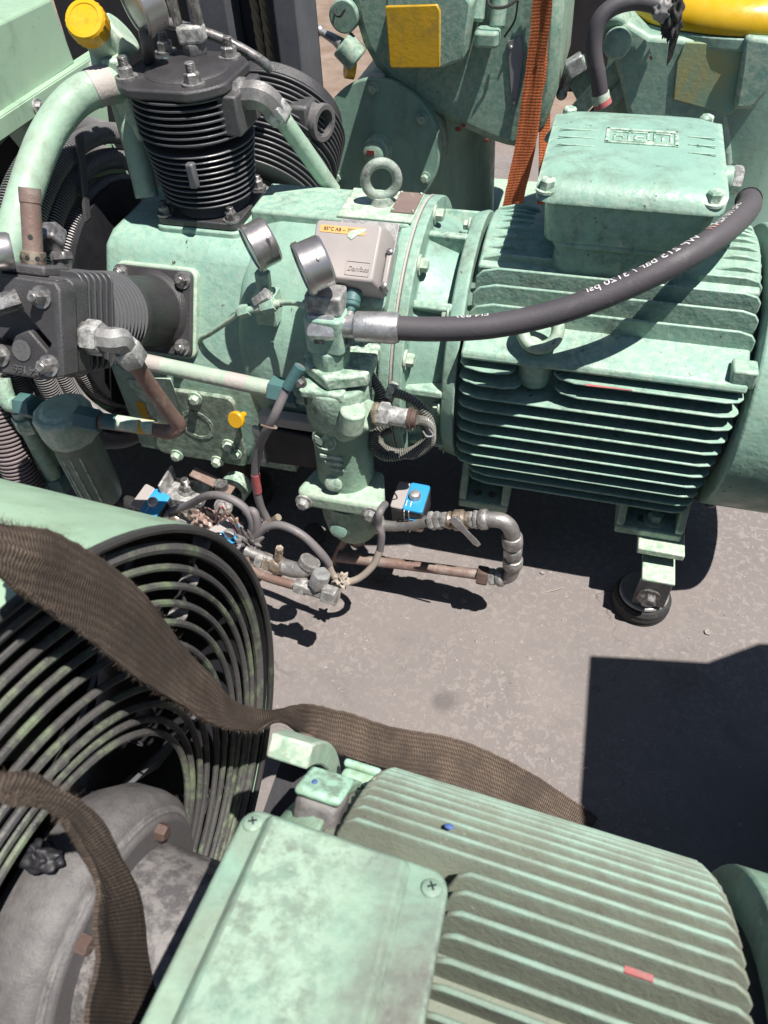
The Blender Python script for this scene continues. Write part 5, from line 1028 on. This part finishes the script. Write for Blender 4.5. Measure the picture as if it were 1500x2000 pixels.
# ================================================================== background machines
MA = empty('separator_machine', at(800, 400, Y=1.82) * V((1, 1, 0)) if False else (-.35, 1.9, 0), 'old green machine with curved casing, yellow plate and orange strap round it', 'machine')
YA = 1.78
def pa_(pts, Y): return [at(x, y, Y=Y) for x, y in pts]
def slabY(name, px, Y, dep, mat, parent, bevel=.006, label=None):
    """outline given at distance Y, carried back by dep along Y"""
    P = pa_(px, Y); s = MB(); n = len(P); s.add(P + [p + V((0, dep, 0)) for p in P], [tuple(range(n))[::-1], tuple(range(n, 2 * n))] + [(i, (i + 1) % n, n + (i + 1) % n, n + i) for i in range(n)]); return s.build(name, mat, parent, bevel=bevel, label=label)
casing = [(672, -60), (690, 40), (705, 90), (730, 135), (765, 170), (815, 205), (880, 245), (950, 278), (1005, 296), (1060, 262), (1088, 180), (1096, 80), (1105, -60)]
CS = slabY('curved_casing', casing, YA, .34, GREEN3, MA, .022, label='curved green casing')
# round cover with hub and bolts
dc = at(741, 290, Y=YA - .03); s = MB(); nrm = V((-.05, -1, .10)).normalized(); s.lathe(dc, nrm, [(-.05, .146), (-.012, .146), (-.011, .149), (0, .149), (.004, .146)], 64); DC = s.build('round_cover', GREEN3, MA, bevel=.003, label='round green cover plate with centre knob')
s = MB(); s.lathe(dc, nrm, [(0, .034), (.03, .032), (.034, .026), (.05, .024), (.054, .016)], 28); s.build('cover_knob', GREEN3, DC)
s = MB(); s.box(dc + nrm * .0545 + V((-.004, 0, .006)), (.018, .002, .01), (X1, nrm, Z1)); s.build('chipped_spot', REDP, DC)
a_, b_, _ = frame(nrm)
for q in range(6): t = R_(60 * q + 35); bolt(DC, dc + nrm * .005 + (a_ * math.cos(t) + b_ * math.sin(t)) * .128, nrm, .0095, GREEN3)
s = MB(); s.lathe(dc + V((.01, .03, 0)), V((0, 1, 0)), [(0, .14), (.34, .14)], 40); s.build('drum', GREEN3, MA)
s = MB(); s.lathe(at(860, 340, Y=YA + .18) * V((1, 1, 0)), Z1, [(0, .21), (.02, .2), (.04, .15), (.36, .135), (.40, .15)], 48); s.build('pedestal', GREEN3, MA, bevel=.004)
s = MB(); s.rbox((-.18, 2.08, .03), (.42, .30, .06), .02); s.build('base_plate', GREENL, MA, bevel=.004)
s = MB(); s.rbox((-.50, 2.0, .16), (.30, .2, .32), .03); s.build('gear_case', GREEN3, MA, bevel=.01)
# raised block with the yellow plate on its front
bl = slabY('raised_block', [(752, -30), (895, -30), (922, 8), (905, 118), (862, 134), (764, 133), (753, 20)], YA - .10, .12, GREEN3, MA, .006)
slabY('yellow_plate', [(752, 12), (853, 8), (860, 20), (859, 133), (763, 134), (760, 128)], YA - .103, .006, YELLOWP, MA, .004, label='chipped yellow painted plate')
# clamp lug and wires
q = at(952, 72, Y=YA - .045); s = MB(); s.rbox(q + V((0, 0, 0)), (.05, .05, .03), .01); s.cyl(q + V((-.03, .02, .02)), q + V((-.03, .05, .12)), .018); s.cyl(q + V((.015, .02, .01)), q + V((.02, .05, .13)), .016); s.build('clamp_lug', GREEN3, MA, bevel=.006)
pipe('wire', [at(950, -10, Y=YA - .05), at(958, 12, Y=YA - .06), at(985, 14, Y=YA - .06), at(1010, 0, Y=YA - .05)], .003, RUBBERB, MA, 6)
pipe('wire', [at(1012, 0, Y=YA - .03), at(1005, 40, Y=YA - .02), at(985, 72, Y=YA - .012)], .0022, RUBBERB, MA, 6)
slabY('name_plate', [(992, 82), (1018, 70), (1022, 110), (1008, 208), (1000, 205)], YA - .004, .004, PLATEG, MA, 0, label='narrow grey name plate')
for px, py in ((998, 92), (1004, 200)): inst('rv2', lambda b: b.sphere((0, 0, 0), .004, 8, 5), STEEL, 'rivet', MA, at(px, py, Y=YA - .005), -Y1)
for px, py, r in ((895, 252, .008), (905, 245, .006), (950, 274, .006)): s = MB(); s.sphere(at(px, py, Y=YA - .001), r, 10, 6, (1, .15, .7)); s.build('paint_chip', REDP, MA)
# casing ear on the left and lever with ball end
q = at(678, 25, Y=YA + .02); s = MB(); s.cyl(q + V((0, -.03, 0)), q + V((0, .06, 0)), .033); s.build('casing_ear', GREEN3, MA, bevel=.004)
pipe('wire_ring', [at(660, 5, Y=YA), at(654, 25, Y=YA - .02), at(664, 32, Y=YA - .03), at(674, 18, Y=YA - .03)], .0025, RUBBERB, MA, 6)
s = MB(); s.tube([at(625, 61, Y=YA + .02), at(650, 75, Y=YA + .01), at(668, 88, Y=YA)], lambda i, t: .007 + .007 * t, 12); s.sphere(at(624, 60, Y=YA + .02), .011); LVR = s.build('ball_lever', STEEL, MA, label='steel hand lever with small ball end')
s = MB(); s.cyl(at(668, 84, Y=YA), at(700, 118, Y=YA), .03); s.build('lever_boss', GREEN3, LVR, bevel=.004)
s = MB(); s.lathe(at(692, 130, Y=YA + .01), V((-.8, -.4, .2)), [(0, .026), (.02, .026)], 20); s.build('yellow_collar', YELLOWP, LVR)
# handle on the right of this machine
s = MB(); s.tube([at(1098, 183, Y=YA + .06), at(1108, 160, Y=YA + .06), at(1118, 132, Y=YA + .06)], lambda i, t: .008 + .007 * t, 12); s.sphere(at(1097, 184, Y=YA + .06), .0125); LV2 = s.build('side_lever', STEELP, MA, label='steel side lever')
s = MB(); s.box(at(1124, 128, Y=YA + .05), (.04, .03, .035), (V((.8, .2, .5)), V((-.2, .95, 0)), V((-.5, 0, .85)))); s.build('lever_clevis', STEEL, LV2, bevel=.004)
s = MB(); s.box(at(1140, 160, Y=YA + .08), (.05, .05, .09), (V((.8, 0, .6)), Y1, V((-.6, 0, .8)))); s.build('lever_base', GREEN3, LV2, bevel=.004)

# orange lashing strap round it
e0 = [(1043, -40), (1040, 20), (1030, 110), (1018, 200), (1005, 290), (984, 390), (975, 430)]; e1 = [(1080, -40), (1078, 20), (1066, 110), (1058, 200), (1045, 290), (1024, 385), (1018, 430)]
ys_ = [YA - .012, YA - .012, YA - .014, YA - .02, YA - .03, YA - .05, YA - .06]
strap('lashing_strap', [(at(*a, Y=y), at(*b_, Y=y - .004)) for a, b_, y in zip(e0, e1, ys_)], ORANGE, 'faded orange lashing strap, the nearer of the two bands on the curved casing', 'strap', .003)
e0 = [(1066, -40), (1066, 40), (1062, 140), (1056, 230), (1052, 300), (1050, 400)]; e1 = [(1082, -40), (1082, 40), (1078, 140), (1074, 230), (1075, 300), (1085, 400)]
strap('lashing_strap', [(at(*a, Y=YA - .008 + .02 * (i > 2)), at(*b_, Y=YA + .012 + .03 * (i > 2))) for i, (a, b_) in enumerate(zip(e0, e1))], ORANGE, 'faded orange lashing strap, the shaded narrower band behind the first', 'strap', .003)

# second old machine with yellow lid, top right
MBB = empty('lidded_machine', (.2, 1.9, 0), 'old green machine with a bright yellow round lid at the top right', 'machine')
YB = 1.70
c_ = at(1400, 120, Y=YB + .20); cx, cy = c_.x, c_.y
s = MB(); s.lathe((cx, cy, 0), Z1, [(0, .26), (.03, .26), (.05, .21), (.36, .205), (.44, .225), (.575, .232), (.58, .24), (.60, .24)], 72); VB = s.build('round_casing', GREEN3, MBB, bevel=.003)
s = MB(); s.lathe((cx, cy, .602), Z1, [(0, .236), (.01, .24), (.03, .236), (.045, .22), (.055, .20)], 72); s.build('yellow_lid', YELLOWL, MBB, smooth=60, label='glossy yellow round lid')
slabY('front_face', [(1225, 40), (1270, 70), (1440, 82), (1440, 108), (1422, 215), (1432, 330), (1260, 330), (1222, 210), (1208, 150), (1190, 90), (1198, 55)], YB - .03, .12, GREEN3, MBB, .01, label='flat green front face')
slabY('rubbed_patch', [(1340, 82), (1459, 88), (1452, 130), (1438, 215), (1425, 225), (1315, 195), (1322, 120)], YB - .034, .006, surf('rubbed_yellow_green', (.17, .33, .26), (.20, .36, .26), dirt=(.50, .30, .02), dirt_amt=1.1, dirt_scale=7, chip=(.12, .05, .04), chip_amt=.1, rough=.5, stretch=(1, 1, .45)), MBB, .002, label='green patch with streaks of yellow paint')
slabY('corner_ridge', [(1456, 70), (1500, 75), (1540, 90), (1520, 160), (1470, 215), (1432, 216)], YB - .05, .10, GREEN3, MBB, .008)
q = at(1206, 82, Y=YB - .03); s = MB(); s.cyl(q + V((0, -.02, 0)), q + V((0, .06, 0)), .026); s.cyl(q + V((-.012, .01, .012)), q + V((-.012, .05, .03)), .03); s.build('hinge_ear', GREEN3, MBB, bevel=.005)
for x_, y_ in ((1165, 175), (1188, 200)): s = MB(); s.box(at(x_, y_, Y=YB + .05), (.03, .03, .28), (V((.8, 0, -.6)), Y1, V((.6, 0, .8)))); s.build('strut', GREEN3, MBB, bevel=.003)
s = MB(); s.rbox((cx, cy, .03), (.5, .36, .06), .03); s.build('base_plate', GREEN3, MBB, bevel=.004)
hb = [at(1174, 196, Y=YB - .08), at(1168, 150, Y=YB - .085), at(1160, 95, Y=YB - .085), at(1168, 45, Y=YB - .08), at(1195, 15, Y=YB - .07), at(1240, 2, Y=YB - .06), at(1285, 10, Y=YB - .055), at(1312, 22, Y=YB - .06)]
HB2 = pipe('torn_hose', hb, .0150, RUBBER, MBB, 18, label='black hose with a torn end')
sleeve(HB2, at(1175, 200, Y=YB - .08), at(1172, 182, Y=YB - .08), .0172, GREENL); sleeve(HB2, at(1178, 206, Y=YB - .08), at(1175, 196, Y=YB - .08), .0175, PINK)
crumple('torn_rubber', at(1314, 32, Y=YB - .06), .021, RUBBERB, HB2, (.8, .8, 1.5), 41, .22); crumple('torn_tape', at(1296, 18, Y=YB - .058), .0195, surf('grey_tape', (.30, .29, .28), (.24, .22, .22), rough=.5), HB2, (1, 1, 1), 43, .1)
s = MB(); s.prism([(0, 0), (.014, -.004), (.01, -.06), (.003, -.075), (-.002, -.03)], at(1318, 40, Y=YB - .065), X1, Z1, Y1 * .006); s.build('torn_strip', RUBBERB, HB2)
# dark box between the two machines
dk = empty('dark_cabinet', (.12, 2.9, 0), 'black steel cabinet in the gap between the two old machines', 'cabinet')
s = MB(); s.box((.0, 3.35, .55), (.55, .4, 1.1)); s.build('cabinet_body', SLATED, dk, bevel=.01)
s = MB(); s.box((.0, 3.145, .55), (.5, .012, 1.0)); s.build('cabinet_door', SLATED, dk, bevel=.004)

# mast standing behind the compressor
MT = empty('lift_mast', (-.75, 1.85, 0), 'dark grey steel lift mast standing behind the cylinders', 'mast')
def post(name, x0, x1, y0, y1, mat, h=1.5):
    s = MB(); s.box(((x0 + x1) / 2, (y0 + y1) / 2, h / 2), (x1 - x0, y1 - y0, h)); return s.build(name, mat, MT, bevel=.004)
post('mast_panel', -1.20, -.83, 1.66, 1.70, SLATED); post('mast_rail', -.85, -.762, 1.60, 1.68, SLATE); post('mast_channel', -.761, -.686, 1.66, 1.70, SLATED); post('mast_channel', -.685, -.657, 1.62, 1.70, SLATED); post('mast_rail', -.656, -.607, 1.585, 1.70, SLATE)
post('mast_back', -.80, -.62, 1.701, 1.74, SLATED)
for i, x in enumerate((-.722, -.698)):
    path = [V((x + .004 * math.sin(z * 5 + i), 1.648, z)) for z in [1.45 - .03 * k for k in range(48)]]
    b = MB()
    for st in range(3): b.tube([p + V((math.cos(k * .55 + st * 2.094), math.sin(k * .55 + st * 2.094), 0)) * .0042 for k, p in enumerate(resample(path, .006))], .0052, 7, raw=True)
    o0 = V((x, 1.648, .02)); o = b.build('hanging_rope', ROPE); o.location = o0; o.data.transform(Matrix.Translation(-o0)); tag(o, ('tan rope hanging in the mast channel, the left strand', 'tan rope hanging in the mast channel, the right strand')[i], 'rope', 'ropes hanging in the mast')

# unseen stand-in added off to the right to cast the ground shadow
SB = empty('shadow_caster', (.75, .45, 0), 'unseen green stand-in cabinet, added off to the right to cast the ground shadow', 'cabinet')
hS = .80; dx = hS / math.tan(SUN_EL) * math.cos(SUN_AZ); dy = hS / math.tan(SUN_EL) * math.sin(SUN_AZ)
xl, yt = .124 + dx, .678 + dy
s = MB(); s.prism([(.012, -.75), (.0, .0), (.18, .03), (.26, .085), (.6, .16), (.6, -.75)], (xl, yt, 0), X1, Y1, Z1 * hS); s.build('cabinet_body', CAB, SB, bevel=.004)
s = MB(); s.box((xl + .3, yt - .757, hS / 2), (.52, .012, hS - .1)); s.build('cabinet_door', CAB, SB, bevel=.004)

s = MB(); s.box((xl - .004, yt - .36, hS / 2), (.012, .6, hS - .12)); s.build('side_panel', CAB, SB, bevel=.003)
s = MB(); s.box((xl - .014, yt - .12, hS / 2 + .1), (.014, .02, .11)); s.build('handle', DKST, SB, bevel=.003)
for i in range(8): s = MB(); s.box((xl - .012, yt - .4, .12 + .02 * i), (.008, .2, .008)); s.build('vent_slat', CAB, SB, bevel=.001)
s = MB(); s.prism([(.02, -.73), (.014, -.015), (.18, .014), (.25, .066), (.58, .13), (.58, -.73)], (xl, yt, hS), X1, Y1, Z1 * .012); s.build('top_cover', CAB, SB, bevel=.004)

# ================================================================== litter on the concrete
rnd = random.Random(4)
b = MB()
for i in range(900):
    x, y = rnd.uniform(-.7, .6), rnd.uniform(.35, 1.15); r = rnd.choice((.0008, .001, .0012, .0016, .0022)) * rnd.uniform(.7, 1.3)
    rs = [V((x + rnd.uniform(-1, 1) * r * 1.3 + r * 1.4 * math.cos(a), y + r * 1.4 * math.sin(a) * rnd.uniform(.6, 1.2), .0002)) for a in (0, 1.3, 2.5, 3.7, 5)]; tp = V((x, y, r * rnd.uniform(.6, 1.3)))
    b.add(rs + [tp], [(0, 1, 5), (1, 2, 5), (2, 3, 5), (3, 4, 5), (4, 0, 5)])
GRIT = surf('grit_stone', (.34, .30, .28), (.20, .18, .17), rough=.9, bump_s=.2, bump_scale=300, big=300)
o = b.build('grit', GRIT, smooth=0); tag(o, 'fine grit and sand scattered over the concrete', 'grit'); o['kind'] = 'stuff'
def flake(px, py, r, label, seed):
    rn = random.Random(seed); c = at(px, py, Z=0); pl = [(r * rn.uniform(.6, 1.1) * math.cos(2 * math.pi * k / 6), r * rn.uniform(.6, 1.1) * math.sin(2 * math.pi * k / 6)) for k in range(6)]
    s = MB(); s.prism(pl, (0, 0, .0006), V((1, 0, .03)), Y1, Z1 * .003); o = s.build('concrete_flake', GRIT, bevel=.0006); o.location = (c.x, c.y, 0); tag(o, label, 'flake', 'concrete flakes')
flake(871, 1165, .008, 'pale concrete flake lying below the galvanised pipe bend', 1); flake(905, 1175, .006, 'small concrete flake right of the pale one', 2); flake(1380, 1236, .007, 'concrete flake near the rubber mounting pad', 3); flake(1060, 1120, .005, 'tiny concrete flake at the edge of the motor shadow', 4)
q = at(740, 1137, Z=.001); s = MB()
for k in range(9): a = 2 * math.pi * k / 9; s.tube([V((.0, 0, .002)), V((.012 * math.cos(a), .009 * math.sin(a), .004)), V((.026 * math.cos(a + .4), .018 * math.sin(a + .4), .001))], .0007, 5, 4)
o = s.build('dry_twig', surf('dry_twig_bark', (.16, .10, .07), rough=.9)); o.location = q; tag(o, 'tangle of dry twig beside the cable on the concrete', 'twig')
pipe_ = MB(); pipe_.tube([at(1065, 1157, Z=.001), at(1085, 1152, Z=.003), at(1100, 1147, Z=.0015)], .0007, 5); o = pipe_.build('straw', CABLED); o0 = at(1085, 1152, Z=0); o.location = o0; o.data.transform(Matrix.Translation(-o0)); tag(o, 'single dry straw on the concrete left of the rubber pad', 'straw')
